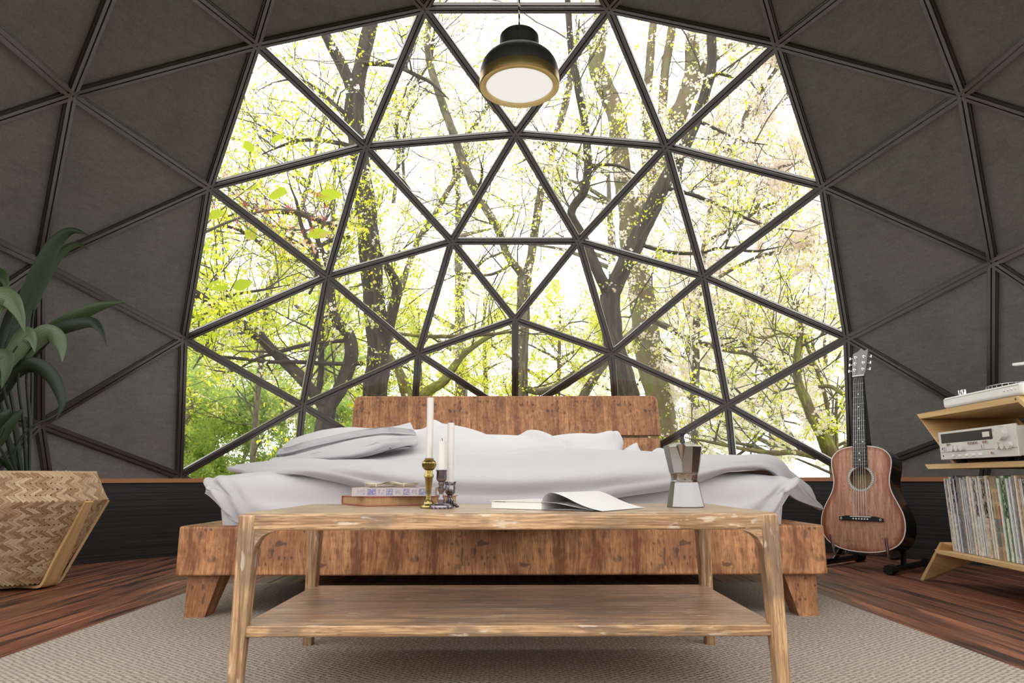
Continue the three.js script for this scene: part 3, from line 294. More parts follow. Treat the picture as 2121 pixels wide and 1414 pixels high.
const PLANT = [
{ w: 0.04, at: [[-0.137,0.928,0.068],[-0.101,1.105,0.068],[-0.061,1.235,0.077],[-0.018,1.344,0.085],[0.02,1.438,0.083],[0.071,1.485,0.073],[0.136,1.468,0.053]] },
{ w: 0.022, at: [[-0.115,1.158,-0.019],[-0.092,1.305,-0.035],[-0.052,1.421,-0.05],[-0.001,1.475,-0.072],[0.052,1.45,-0.095]] },
{ w: 0.052, at: [[-0.134,0.945,0.09],[-0.123,1.049,0.083],[-0.118,1.171,0.055],[-0.104,1.277,0.022],[-0.096,1.363,-0.008]] },
{ w: 0.035, at: [[-0.035,0.925,0.084],[0.028,1.029,0.078],[0.102,1.077,0.076],[0.171,1.126,0.066],[0.242,1.158,0.054],[0.309,1.176,0.033]] },
{ w: 0.03, at: [[-0.005,0.908,0.124],[0.069,1.016,0.123],[0.149,1.058,0.116],[0.216,1.073,0.096],[0.259,1.037,0.091],[0.286,0.966,0.085]] },
{ w: 0.042, at: [[-0.037,0.844,0.218],[0.016,0.947,0.23],[0.046,0.998,0.228],[0.066,0.98,0.221],[0.08,0.92,0.218]] },
{ w: 0.042, at: [[-0.006,0.871,0.173],[0.051,0.963,0.183],[0.09,1.004,0.18],[0.124,0.994,0.17],[0.145,0.955,0.162],[0.156,0.892,0.16]] },
{ w: 0.05, at: [[-0.022,0.846,0.328],[-0.027,0.99,0.355],[-0.009,1.099,0.356],[0.03,1.118,0.342],[0.071,1.063,0.326],[0.096,0.981,0.309]] },
{ w: 0.042, at: [[-0.105,0.739,0.131],[-0.061,0.876,0.137],[-0.017,0.961,0.132],[0.037,1.016,0.12]] },
{ w: 0.035, at: [[-0.08,0.715,0.174],[-0.044,0.802,0.174],[0.007,0.864,0.176],[0.063,0.874,0.175],[0.117,0.837,0.162],[0.155,0.766,0.149],[0.164,0.718,0.143],[0.147,0.656,0.142]] },
{ w: 0.042, at: [[0.02,0.659,0.372],[0.034,0.766,0.375],[0.051,0.853,0.375],[0.071,0.88,0.368],[0.085,0.829,0.365],[0.079,0.756,0.368]] },
{ w: 0.03, at: [[-0.034,0.543,0.203],[0.001,0.626,0.216],[0.034,0.669,0.218],[0.068,0.701,0.219]] },
{ w: 0.027, at: [[-0.046,0.543,0.212],[-0.018,0.625,0.229],[0.009,0.671,0.235],[0.022,0.7,0.226]] },
{ w: 0.04, at: [[-0.223,1.007,0.09],[-0.203,1.181,0.137],[-0.173,1.26,0.153],[-0.141,1.255,0.155],[-0.107,1.175,0.144]] },
{ w: 0.05, at: [[-0.205,0.886,0.077],[-0.23,1.059,0.131],[-0.262,1.171,0.176],[-0.271,1.193,0.243]] },
{ w: 0.045, at: [[-0.136,0.795,0.152],[-0.175,0.922,0.214],[-0.197,0.949,0.277],[-0.202,0.885,0.317]] },
{ w: 0.007, at: [[-0.02,0.489,0.134],[0.026,0.593,0.151],[0.072,0.645,0.144],[0.116,0.669,0.127],[0.155,0.706,0.113]] }];
// ---------------------------------------------------------------- geodesic dome (radius 2.71, centre just over the floor)
const R = 2.71, CY = 0.044, LEDGE = 0.43, CUT = LEDGE - CY - 0.02;
const ICO = []; for (const a of [1, -1]) for (const b of [1, -1]) { ICO.push(V(a * 0.525731, b * 0.850651, 0), V(0, a * 0.525731, b * 0.850651), V(a * 0.850651, 0, b * 0.525731)); }
const faces = [];
for (let i = 0; i < 12; i++) for (let j = i + 1; j < 12; j++) for (let k = j + 1; k < 12; k++) if ([[i, j], [j, k], [i, k]].every(([a, b]) => ICO[a].distanceTo(ICO[b]) < 1.1)) faces.push([ICO[i], ICO[j], ICO[k]]);
const nodes = [], nodeAt = new Map();
function node(v) { const u = v.clone().normalize(), key = [u.x, u.y, u.z].map((c) => Math.round(c * 1e4)).join(); if (!nodeAt.has(key)) { nodeAt.set(key, nodes.length); nodes.push(u); } return nodeAt.get(key); }
const tris = [], N = 4;
for (const [A, B, C] of faces) {
  const P = (i, j) => node(A.clone().multiplyScalar(N - i - j).addScaledVector(B, i).addScaledVector(C, j));
  for (let i = 0; i < N; i++) for (let j = 0; i + j < N; j++) { tris.push([P(i, j), P(i + 1, j), P(i, j + 1)]); if (i + j < N - 1) tris.push([P(i + 1, j), P(i + 1, j + 1), P(i, j + 1)]); }
}
const near = nodes.map(() => new Set()); for (const [a, b, c] of tris) { near[a].add(b).add(c); near[b].add(a).add(c); near[c].add(a).add(b); }
const front = node(V(0, 0.525731, -0.850651)), ring = nodes.map(() => 99); ring[front] = 0; for (let q = [front]; q.length;) { const a = q.shift(); for (const b of near[a]) if (ring[b] > ring[a] + 1) { ring[b] = ring[a] + 1; q.push(b); } }
const zenith = node(V(0, 1, 0));
const glazed = (t) => { const c = t.reduce((s, i) => s.add(nodes[i].clone()), V(0, 0, 0)).multiplyScalar(1 / 3); return t.every((i) => ring[i] <= 3) || (t.includes(zenith) && c.z < 0 && Math.abs(c.x) < 0.05) || (c.z > 0.13 && c.y < 0.62) || (c.z > 0.36 && c.y < 0.86); };
const inFront = (t) => t.every((i) => nodes[i].z < 0.05);
function clipped(poly) {                                // keep what stands above the ledge
  const out = [];
  poly.forEach((a, i) => { const b = poly[(i + 1) % poly.length], ia = a.y > CUT, ib = b.y > CUT; if (ia) out.push(a); if (ia !== ib) { const t = (CUT - a.y) / (b.y - a.y); out.push(a.clone().lerp(b, t)); } });
  return out;
}
const dome = structure('wall_dome'); const window1 = structure('window_1'), window2 = structure('window_2');
dome.position.y = window1.position.y = window2.position.y = CY;
function slab(poly, thick) {
  const c = poly.reduce((s, p) => s.add(p), V(0, 0, 0)).multiplyScalar(1 / poly.length), nrm = c.clone().normalize(), n = poly.length, pos = [], uv = [];
  const ax = V(0, 1, 0).cross(nrm).normalize(), ay = nrm.clone().cross(ax), ou = rng() * 3, ov = rng() * 3;
  const put = (p) => { pos.push(p.x, p.y, p.z); uv.push(p.dot(ax) + ou, p.dot(ay) + ov); }, tri = (a, b, d) => { put(a); put(b); put(d); };
  const q = poly.map((p) => p.clone().addScaledVector(nrm, thick));
  for (let i = 1; i < n - 1; i++) { tri(poly[0], poly[i], poly[i + 1]); if (thick) tri(q[0], q[i + 1], q[i]); }
  if (thick) for (let i = 0; i < n; i++) { const j = (i + 1) % n; tri(poly[i], q[i], q[j]); tri(poly[i], q[j], poly[j]); }
  const g = new THREE.BufferGeometry(); g.setAttribute('position', new THREE.Float32BufferAttribute(pos, 3)); g.setAttribute('uv', new THREE.Float32BufferAttribute(uv, 2)); g.computeVertexNormals(); return g;
}
const glassEdge = new Map();
for (const t of tris) {
  let poly = clipped(t.map((i) => nodes[i].clone().multiplyScalar(R + 0.024))); if (poly.length < 3) continue;
  const nrm = poly[1].clone().sub(poly[0]).cross(poly[2].clone().sub(poly[0])); if (nrm.dot(poly[0]) > 0) poly.reverse();
  if (glazed(t)) part('pane', slab(poly, 0), M.glass, t.every((i) => ring[i] <= 3) || t.includes(zenith) ? window1 : window2);
  else part('panel', slab(poly, 0.05), M.panel, dome);
}
// two rails with a groove between: t across, r inward
const RAIL = [[-0.0225, -0.03], [-0.0225, -0.009], [-0.018, -0.009], [-0.017, 0], [-0.003, 0], [-0.0025, -0.012], [0.0025, -0.012], [0.003, 0], [0.017, 0], [0.018, -0.009], [0.0225, -0.009], [0.0225, -0.03]];
const railShape = new THREE.Shape(RAIL.map((p) => new THREE.Vector2(p[0], p[1])));
for (let a = 0; a < nodes.length; a++) for (const b of near[a]) {
  if (b < a) continue; let A = nodes[a].clone().multiplyScalar(R), B = nodes[b].clone().multiplyScalar(R);
  if (A.y <= CUT && B.y <= CUT) continue; if (A.y < B.y) [A, B] = [B, A];
  if (B.y < CUT) B.lerp(A, (CUT - B.y) / (A.y - B.y));
  const L = A.distanceTo(B), dir = B.clone().sub(A).normalize(), inw = A.clone().add(B).multiplyScalar(-0.5).normalize(), across = inw.clone().cross(dir).normalize();
  inw.copy(dir).cross(across).normalize();
  const g = new THREE.ExtrudeGeometry(railShape, { depth: L, bevelEnabled: false });
  const m = new THREE.Matrix4().makeBasis(across, inw, dir).setPosition(A); if (m.determinant() < 0) throw new Error('flip');
  g.applyMatrix4(m); part('strut', g, M.strut, dome);
}
// knee wall ring with a copper brown ledge
function ringWall(r0, r1, y0, y1, seg = 120) { const s = new THREE.Shape(); s.absarc(0, 0, r1, 0, Math.PI * 2); const h = new THREE.Path(); h.absarc(0, 0, r0, 0, Math.PI * 2, true); s.holes.push(h); const g = new THREE.ExtrudeGeometry(s, { depth: y1 - y0, bevelEnabled: false, curveSegments: seg }); g.rotateX(-Math.PI / 2); g.translate(0, y0, 0); return g; }
{ const g = ringWall(2.668, 2.79, -0.05, LEDGE - 0.022).toNonIndexed(), p = g.attributes.position, uv = []; for (let i = 0; i < p.count; i++) uv.push(Math.atan2(p.getZ(i), p.getX(i)) * 2.68, p.getY(i)); g.setAttribute('uv', new THREE.Float32BufferAttribute(uv, 2)); g.computeVertexNormals(); structure('wall_base', toCreasedNormals(g, 0.5), M.stain); }
structure('trim_1', toCreasedNormals(ringWall(2.656, 2.8, LEDGE - 0.022, LEDGE + 0.001), 0.5), M.copper);
// floor: boards laid along z over a sub-floor
const floor = structure('floor', new THREE.CylinderGeometry(2.79, 2.79, 0.06, 96).translate(0, -0.055, 0), M.black);
const boardMats = [0, 1, 2, 3].map((i) => { const k = [1, 0.86, 1.08, 0.94][i]; return std({ color: new THREE.Color().setRGB(k, k * (i === 3 ? 0.95 : 1), k), map: TX.floor, bumpMap: TX.floorB, bumpScale: 0.0012, roughness: 0.4 }); });
for (let x = -2.7, w; x < 2.7; x += w) {
  w = [0.105, 0.135, 0.09, 0.12][Math.floor(rng() * 4)]; const m = Math.min(Math.abs(x), Math.abs(x + w)), half = Math.sqrt(Math.max(0, 2.72 * 2.72 - m * m)); if (half < 0.1) continue;
  const cut = rnd(-0.6, 0.9) * half;
  for (const [z0, z1] of [[-half, cut], [cut, half]]) { if (z1 - z0 < 0.05) continue; const g = boxUV(rbox(w - 0.0025, 0.025, z1 - z0 - 0.002, 0.0018, 1), 'z', rng() * 4, rng() * 5); g.translate(x + w / 2, -0.0125, (z0 + z1) / 2); part('plank', g, boardMats[Math.floor(rng() * 4)], floor); }
}
structure('ground', new THREE.CylinderGeometry(70, 70, 0.2, 96).translate(0, -0.22, 0), (() => { const t = std({ map: TX.grass, roughness: 1 }); return t; })());
{ const g = scene.getObjectByName('ground').geometry, p = g.attributes.position, uv = g.attributes.uv; for (let i = 0; i < p.count; i++) uv.setXY(i, p.getX(i), p.getZ(i)); }
// woven rug with rounded corners
{ const s = new THREE.Shape(), x0 = -1.245, x1 = 1.095, y0 = -2.28, y1 = 0.72, r = 0.03; s.moveTo(x0 + r, y0); s.lineTo(x1 - r, y0); s.quadraticCurveTo(x1, y0, x1, y0 + r); s.lineTo(x1, y1 - 0.16); s.quadraticCurveTo(x1, y1, x1 - 0.16, y1); s.lineTo(x0 + r, y1); s.quadraticCurveTo(x0, y1, x0, y1 - r); s.lineTo(x0, y0 + r); s.quadraticCurveTo(x0, y0, x0 + r, y0);
  const g = extrude(s, 0.01, 0.003); g.rotateX(-Math.PI / 2); single('rug', boxUV(g, 'z'), M.rug, 'flat woven beige grey rug under the bed and the low table', 'rug'); scene.getObjectByName('rug').position.y = 0.001; }

// ---------------------------------------------------------------- pendant lamp
{
  const t = thing('pendant_lamp', 'black pendant lamp with a brass rim hanging from the dome by a striped cord', 'lamp', null, [0, 1.783, 0]);
  part('shade', lathe([[0.136, 0.034], [0.1395, 0.036], [0.1395, 0.048], [0.138, 0.064], [0.1325, 0.083], [0.122, 0.101], [0.106, 0.117], [0.088, 0.129], [0.074, 0.137], [0.069, 0.143], [0.068, 0.15], [0.0705, 0.178], [0.0695, 0.196], [0.063, 0.205], [0.04, 0.208], [0, 0.208]], 72), std({ color: '#252525', roughness: 0.42, bumpMap: TX.oakB, bumpScale: 0.0008 }), t);
  part('rim', lathe([[0.118, 0.012], [0.118, 0.001], [0.121, 0], [0.138, 0], [0.141, 0.003], [0.141, 0.033], [0.139, 0.036]], 96), M.brushed, t);
  part('diffuser', lathe([[0, 0.004], [0.06, 0.0045], [0.1, 0.006], [0.118, 0.009]].reverse(), 64), std({ color: '#f4f4f4', roughness: 0.5, emissive: '#ffffff', emissiveIntensity: 0.5 }), t);
  part('vent_slot', extrude((() => { const s = new THREE.Shape(); s.absellipse(0, 0, 0.006, 0.009, 0, Math.PI * 2); return s; })(), 0.004).translate(-0.006, 0.186, 0.0675), M.rubber, t);
  const stripes = texture(64, 64, (u, v) => ((u + v) % 1 < 0.5 ? [18, 18, 18] : [245, 243, 238]), true, [1, 1]);
  const c = limb([[0, 0.2, 0, 0.0035], [0.001, 0.55, 0, 0.0035], [0, 0.93, 0, 0.0035]], 10, 0.05), uv = c.attributes.uv; for (let i = 0; i < uv.count; i++) uv.setXY(i, (i % 11) / 10, uv.getY(i) / 0.032);
  part('cord', c, std({ map: stripes, roughness: 0.8 }), t);
  part('ceiling_rose', lathe([[0, 0.925], [0.04, 0.925], [0.045, 0.93], [0.045, 0.95], [0, 0.95]].reverse(), 32), M.black, t);
  const l = new THREE.RectAreaLight('#fff6ea', 1.4, 0.2, 0.2); l.name = 'pendant_light'; l.position.set(0, 1.779, 0); l.rotation.x = -Math.PI / 2; scene.add(l);
}
// ---------------------------------------------------------------- bed
{
  const cx = -0.06, t = thing('bed', 'chunky platform bed of rough grained brown wood with splayed legs and plank headboard', 'bed', null, [cx, 0, 0]);
  const W = 1.99, y0 = 0.139, y1 = 0.286;
  part('footboard', boxUV(rbox(W, y1 - y0, 0.14, 0.007), 'y').translate(0, (y0 + y1) / 2, -0.05), M.acacia, t);
  for (const s of [-1, 1]) part('side_rail', boxUV(rbox(0.14, y1 - y0, 2.0, 0.007), 'z', 0.3).translate(s * (W / 2 - 0.07), (y0 + y1) / 2, -1.125), M.acacia, t);
  for (let i = 0; i < 14; i++) part('slat', boxUV(rbox(W - 0.26, 0.018, 0.1, 0.003, 1), 'x').translate(0, y1 - 0.016, -0.21 - i * 0.14), M.pine, t);
  for (const s of [-1, 1]) for (const z of [0, -1]) {
    const zf = z ? -1.95 : -0.012, zb = zf - 0.1, o = s * (W / 2 - 0.025), i1 = s * (W / 2 - 0.125), i0 = s * (W / 2 - 0.085);
    const g = hull([[o, y0, zf], [o, y0, zb], [i1, y0, zf], [i1, y0, zb], [o, 0.011, zf], [o, 0.011, zb + 0.03], [i0, 0.011, zf], [i0, 0.011, zb + 0.03]]); part('leg', boxUV(g, 'y', rng()), M.acacia, t);
  }
  const tilt = new THREE.Group(); tilt.name = 'headboard'; tilt.position.set(0, 0.2, -2.125); tilt.rotation.x = -0.07; t.add(tilt);
  const hb = (a, b, r) => { const s = new THREE.Shape(), w = 0.975; s.moveTo(-w, a); s.lineTo(w, a); s.lineTo(w - (b - a) * 0.03, b - r); s.quadraticCurveTo(w - (b - a) * 0.03, b, w - r, b); s.lineTo(-w + r, b); s.quadraticCurveTo(-w + (b - a) * 0.03, b, -w + (b - a) * 0.03, b - r); return s; };
  part('headboard_plank', boxUV(extrude(hb(0.493, 0.745, 0.05), 0.045, 0.004), 'y', 0.1, 0.2).translate(0, 0, -0.045), M.acacia, tilt);
  part('headboard_plank', boxUV(extrude(hb(0.2, 0.478, 0.006), 0.045, 0.004), 'y', 0.37, 0.1).translate(0, 0, -0.045), M.acacia, tilt);
  for (const s of [-1, 1]) part('headboard_post', boxUV(rbox(0.07, 0.74, 0.03, 0.004), 'y').translate(s * 0.6, 0.3, -0.062), M.acacia, tilt);
}
// ---------------------------------------------------------------- mattress and duvet
// smooth sheet through rows of points; returns P(u, v)
function sheet(rows) {
  const nr = rows.length, nc = rows[0].length, cr = (a, b, c, d, t) => 0.5 * (2 * b + (c - a) * t + (2 * a - 5 * b + 4 * c - d) * t * t + (3 * b - a - 3 * c + d) * t * t * t);
  const at = (i, j, k) => rows[clamp(i, 0, nr - 1)][clamp(j, 0, nc - 1)][k];
  return (u, v) => { const x = u * (nc - 1), y = v * (nr - 1), j = Math.min(Math.floor(x), nc - 2), i = Math.min(Math.floor(y), nr - 2), o = []; for (let k = 0; k < 3; k++) { const c = []; for (let m = -1; m < 3; m++) c.push(cr(at(i + m, j - 1, k), at(i + m, j, k), at(i + m, j + 1, k), at(i + m, j + 2, k), x - j)); o.push(cr(...c, y - i)); } return V(...o); };
}
// a quilt: the sheet, pushed by folds, given thickness and closed round its hem
function quilt(rows, nu, nv, thick, folds) {
  const len = (a) => a.reduce((t, p, i) => t + (i ? Math.hypot(p[0] - a[i - 1][0], p[1] - a[i - 1][1], p[2] - a[i - 1][2]) : 0), 0), UL = len(rows[rows.length >> 1]), VL = len(rows.map((r) => r[r.length >> 1]));
  const P = sheet(rows), top = [], e = 1e-3;
  for (let i = 0; i <= nv; i++) for (let j = 0; j <= nu; j++) {
    const u = j / nu, v = i / nv, p = P(u, v), a = P(Math.min(1, u + e), v).sub(P(Math.max(0, u - e), v)), b = P(u, Math.min(1, v + e)).sub(P(u, Math.max(0, v - e))), n = a.cross(b).normalize();
    p.addScaledVector(n, folds(u, v, p)); top.push({ p, n, u, v });
  }
  const g0 = new THREE.BufferGeometry(), idx = []; for (let i = 0; i < nv; i++) for (let j = 0; j < nu; j++) { const a = i * (nu + 1) + j, b = a + nu + 1; idx.push(a, a + 1, b, b, a + 1, b + 1); }
  g0.setAttribute('position', new THREE.Float32BufferAttribute(top.flatMap((q) => [q.p.x, q.p.y, q.p.z]), 3)); g0.setIndex(idx); g0.computeVertexNormals();
  const nn = g0.attributes.normal, pos = [], uv = [], id = [...idx], n = top.length;
  for (const q of top) { pos.push(q.p.x, q.p.y, q.p.z); uv.push(q.u * UL, q.v * VL); }
  top.forEach((q, k) => { const ed = Math.min(q.u, 1 - q.u, q.v * 0.6, (1 - q.v)), th = thick * (0.25 + 0.75 * Math.sqrt(clamp(ed / 0.04, 0, 1))); pos.push(q.p.x - nn.getX(k) * th, q.p.y - nn.getY(k) * th, q.p.z - nn.getZ(k) * th); uv.push(q.u * UL, q.v * VL); });
  for (let k = 0; k < idx.length; k += 3) id.push(idx[k] + n, idx[k + 2] + n, idx[k + 1] + n);
  const edge = []; for (let j = 0; j <= nu; j++) edge.push(j); for (let i = 1; i <= nv; i++) edge.push(i * (nu + 1) + nu); for (let j = nu - 1; j >= 0; j--) edge.push(nv * (nu + 1) + j); for (let i = nv - 1; i > 0; i--) edge.push(i * (nu + 1));
  edge.forEach((a, k) => { const b = edge[(k + 1) % edge.length]; id.push(a, a + n, b, b, a + n, b + n); });
  const g = new THREE.BufferGeometry(); g.setAttribute('position', new THREE.Float32BufferAttribute(pos, 3)); g.setAttribute('uv', new THREE.Float32BufferAttribute(uv, 2)); g.setIndex(id); g.computeVertexNormals(); return g;
}
const ridge = (x, w) => Math.exp(-(x * x) / (w * w));
const fold = (u, v, au, av, bu, bv, w, h) => { const dx = bu - au, dy = bv - av, t = clamp(((u - au) * dx + (v - av) * dy) / (dx * dx + dy * dy), 0, 1), d = Math.hypot(u - au - dx * t, v - av - dy * t); return h * ridge(d, w) * Math.sin(Math.PI * clamp(0.12 + t * 0.76, 0, 1)); };
const crease = (u, v, au, av, bu, bv, w, h) => { const dx = bu - au, dy = bv - av, t = clamp(((u - au) * dx + (v - av) * dy) / (dx * dx + dy * dy), 0, 1), d = Math.hypot(u - au - dx * t, v - av - dy * t); return -h * Math.exp(-d / w) * Math.sin(Math.PI * clamp(0.05 + t * 0.9, 0, 1)); };
{
  const t = thing('mattress', 'thick mattress in a tight white cover standing on the bed frame', 'mattress', null, [-0.06, 0.285, -0.025]);
  // body: rounded box with a drape that bulges at its front corners
  const nx = 120, ny = 26, W2 = 0.9, pos = [], uv = [], idx = [];
  for (let i = 0; i <= ny; i++) for (let j = 0; j <= nx; j++) {
    const a = j / nx, h = i / ny; let x, z; const L = 2.0, per = 2 * L + 2 * W2, s = a * per;   // left side, front, right side
    if (s < L) { x = -W2; z = -L + s; } else if (s < L + 2 * W2) { x = -W2 + (s - L); z = 0; } else { x = W2; z = -(s - L - 2 * W2); }
    const dx = clamp((Math.abs(x) - (W2 - 0.07)) / 0.07, 0, 1), dz = clamp((z + 0.07) / 0.07, 0, 1); if (dx > 0 && dz > 0) { const m = Math.max(dx, dz), l = Math.hypot(dx, dz); x = Math.sign(x) * (W2 - 0.07 + 0.07 * dx * m / l); z = -0.07 + 0.07 * dz * m / l; }
    const f = x / W2, corner = ridge(Math.abs(f) - 1.0, 0.42) * (z > -0.6 ? 1 : 0), swag = Math.sin(h * Math.PI * 0.9);
    const bulge = 0.008 * swag + 0.003 * Math.sin(f * 12 + h * 3) * swag;
    const nX = dx > 0 ? Math.sign(x) * dx : 0, nZ = z > -0.07 ? dz : 0, nl = Math.hypot(nX, nZ) || 1, top = sstep(h, 0.72, 1.0), inset = 0.05 * top * top;
    pos.push(x + (nX / nl) * (bulge - inset), 0.146 * h - 0.012 * top * (1 - top), z + (nZ / nl) * (bulge - inset) + 0.01); uv.push(s, h * 0.16);
    if (i && j < nx) { const A = (i - 1) * (nx + 1) + j, B = A + nx + 1; idx.push(A, A + 1, B, B, A + 1, B + 1); }
  }
  const g = new THREE.BufferGeometry(); g.setAttribute('position', new THREE.Float32BufferAttribute(pos, 3)); g.setAttribute('uv', new THREE.Float32BufferAttribute(uv, 2)); g.setIndex(idx); g.computeVertexNormals();
  const topG = new THREE.PlaneGeometry(W2 * 2 - 0.08, 1.97, 40, 40).rotateX(-Math.PI / 2).translate(0, 0.145, -1.02);
  const lo = rbox(W2 * 2 - 0.06, 0.13, 1.95, 0.05, 4).translate(0, 0.066, -1.02);
  part('cover', merged([g, topG, lo]), M.cloth, t);
  part('seam', limb([[0.872, 0.004, 0.009, 0.001], [0.875, 0.06, 0.0165, 0.001], [0.87, 0.11, 0.01, 0.001]], 6, 0.02), std({ color: '#a09ca0', roughness: 0.9 }), t, 'fine grey seam at the corner');
}
{
  const t = thing('bed_sheet', 'white sheet hanging over the front of the mattress with folds at both corners', 'sheet');
  const f = (u, v) => sstep(v, 0, 0.1) * (fold(u, v, 0.02, 0.62, 0.2, 0.08, 0.03, 0.022) + fold(u, v, 0.1, 0.66, 0.3, 0.12, 0.03, 0.016) + fold(u, v, 0.19, 0.62, 0.38, 0.14, 0.035, 0.011) + fold(u, v, 0.98, 0.62, 0.8, 0.08, 0.03, 0.022) + fold(u, v, 0.9, 0.66, 0.7, 0.12, 0.035, 0.014) + 0.004 * (fbm(u * 9, v * 4, 64, 64, 2, 5) - 0.5));
  part('cloth', quilt(SHEET, 170, 70, 0.006, f), M.cloth, t);
}
{
  const t = thing('duvet', 'rumpled white duvet thrown over the bed with loose corners hanging out', 'duvet');
  const f = (u, v) => {
    const e = sstep(v, 0, 0.12);
    let h = 0.014 * (fbm(u * 7 + 3, v * 5 + 2, 64, 64, 3, 3) - 0.5) * (0.5 + v);
    // cross folds over the middle and towards the headboard
    h += fold(u, v, 0.3, 0.55, 0.5, 0.62, 0.03, 0.022) + fold(u, v, 0.42, 0.55, 0.62, 0.51, 0.022, 0.026) + crease(u, v, 0.4, 0.6, 0.62, 0.56, 0.012, 0.045) + fold(u, v, 0.5, 0.82, 0.57, 0.6, 0.014, 0.04) + crease(u, v, 0.52, 0.84, 0.585, 0.6, 0.008, 0.068) + fold(u, v, 0.36, 0.8, 0.44, 0.68, 0.02, 0.03) + fold(u, v, 0.36, 0.72, 0.4, 0.9, 0.016, 0.035) + crease(u, v, 0.42, 0.86, 0.46, 0.66, 0.01, 0.045);
    h += fold(u, v, 0.63, 0.66, 0.68, 0.9, 0.018, 0.045) + crease(u, v, 0.665, 0.6, 0.7, 0.86, 0.006, 0.075) + fold(u, v, 0.69, 0.62, 0.73, 0.86, 0.012, 0.045) + crease(u, v, 0.71, 0.6, 0.75, 0.8, 0.006, 0.068) + fold(u, v, 0.735, 0.58, 0.77, 0.78, 0.012, 0.04) + fold(u, v, 0.6, 0.86, 0.7, 0.74, 0.018, 0.03);
    h += fold(u, v, 0.82, 0.28, 0.97, 0.1, 0.03, 0.025) + fold(u, v, 0.86, 0.42, 1.0, 0.22, 0.03, -0.024) + crease(u, v, 0.88, 0.24, 1.0, 0.06, 0.015, 0.021) + fold(u, v, 0.08, 0.3, 0.3, 0.36, 0.04, 0.014) + crease(u, v, 0.1, 0.26, 0.34, 0.46, 0.016, 0.033) + crease(u, v, 0.2, 0.44, 0.42, 0.5, 0.014, 0.030);
    return h * e;
  };
  part('cover', quilt(DUVET, 190, 120, 0.024, f), M.cloth, t);
  const k = (u, v) => fold(u, v, 0.55, 0.1, 1.0, 0.22, 0.04, 0.012) + crease(u, v, 0.4, 0.66, 1.0, 0.6, 0.02, 0.02) + fold(u, v, 0.1, 0.72, 0.8, 0.8, 0.06, 0.012) + crease(u, v, 0.5, 0.2, 1.0, 0.14, 0.02, 0.018) + 0.006 * (fbm(u * 6, v * 6, 64, 64, 3, 9) - 0.5);
  part('folded_corner', quilt(DUVET_FOLD, 110, 80, 0.03, k), M.cloth, t);
}
// ---------------------------------------------------------------- low table
{
  const x0 = -0.563, x1 = 0.487, zf = 0.84, zb = 0.325, H = 0.363, t = thing('coffee_table', 'low two tier oak table with worn whitened edges in front of the bed', 'table', null, [(x0 + x1) / 2, 0, (zf + zb) / 2]);
  const w = (x1 - x0) / 2, d = (zf - zb) / 2;
  part('tabletop', boxUV(rbox(2 * w - 0.001, 0.032, 2 * d - 0.001, 0.005, 3), 'x', 0, 0.6).translate(0, H - 0.016, 0), M.oak, t);
  part('shelf', boxUV(rbox(2 * w - 0.03, 0.021, 2 * d - 0.012, 0.003), 'x', 0.2, 0.6).translate(0, 0.146, -0.001), M.oak, t);
  for (const sx of [-1, 1]) for (const sz of [-1, 1]) {
    const g = rbox(0.036, H - 0.012, 0.04, 0.005, 3).translate(0, (H - 0.012) / 2, 0), p = g.attributes.position;
    for (let i = 0; i < p.count; i++) { const k = 1 - p.getY(i) / H, fx = (p.getX(i) * sx + 0.018), fz = (p.getZ(i) * sz + 0.02); p.setX(i, p.getX(i) + sx * k * 0.012 * (1 - fx / 0.036)); p.setZ(i, p.getZ(i) + sz * k * 0.012 * (1 - fz / 0.04)); }
    g.computeVertexNormals(); part('leg', boxUV(g, 'y', rng(), rng()).translate(sx * (w - 0.018), 0.011, sz * (d - 0.02)), M.oak, t);
    const s = new THREE.Shape(); s.moveTo(0, 0); s.lineTo(0.052, 0); s.quadraticCurveTo(0.006, -0.003, 0, -0.038); s.lineTo(0, 0);   // the curve where leg meets apron
    const b = extrude(s, 0.032); if (sx > 0) b.scale(-1, 1, 1); const q = boxUV(b, 'x', 0.1, rng()); if (sx > 0) { const pp = q.attributes.position, nn = q.attributes.normal; for (let i = 0; i < pp.count; i += 3) { const a = [pp.getX(i + 1), pp.getY(i + 1), pp.getZ(i + 1)]; pp.setXYZ(i + 1, pp.getX(i + 2), pp.getY(i + 2), pp.getZ(i + 2)); pp.setXYZ(i + 2, ...a); } q.computeVertexNormals(); }
    part('bracket', q.translate(sx * (w - 0.034), H - 0.031, sz > 0 ? d - 0.034 : -d + 0.002), M.oak, t);
  }
}
const TY = 0.3635;
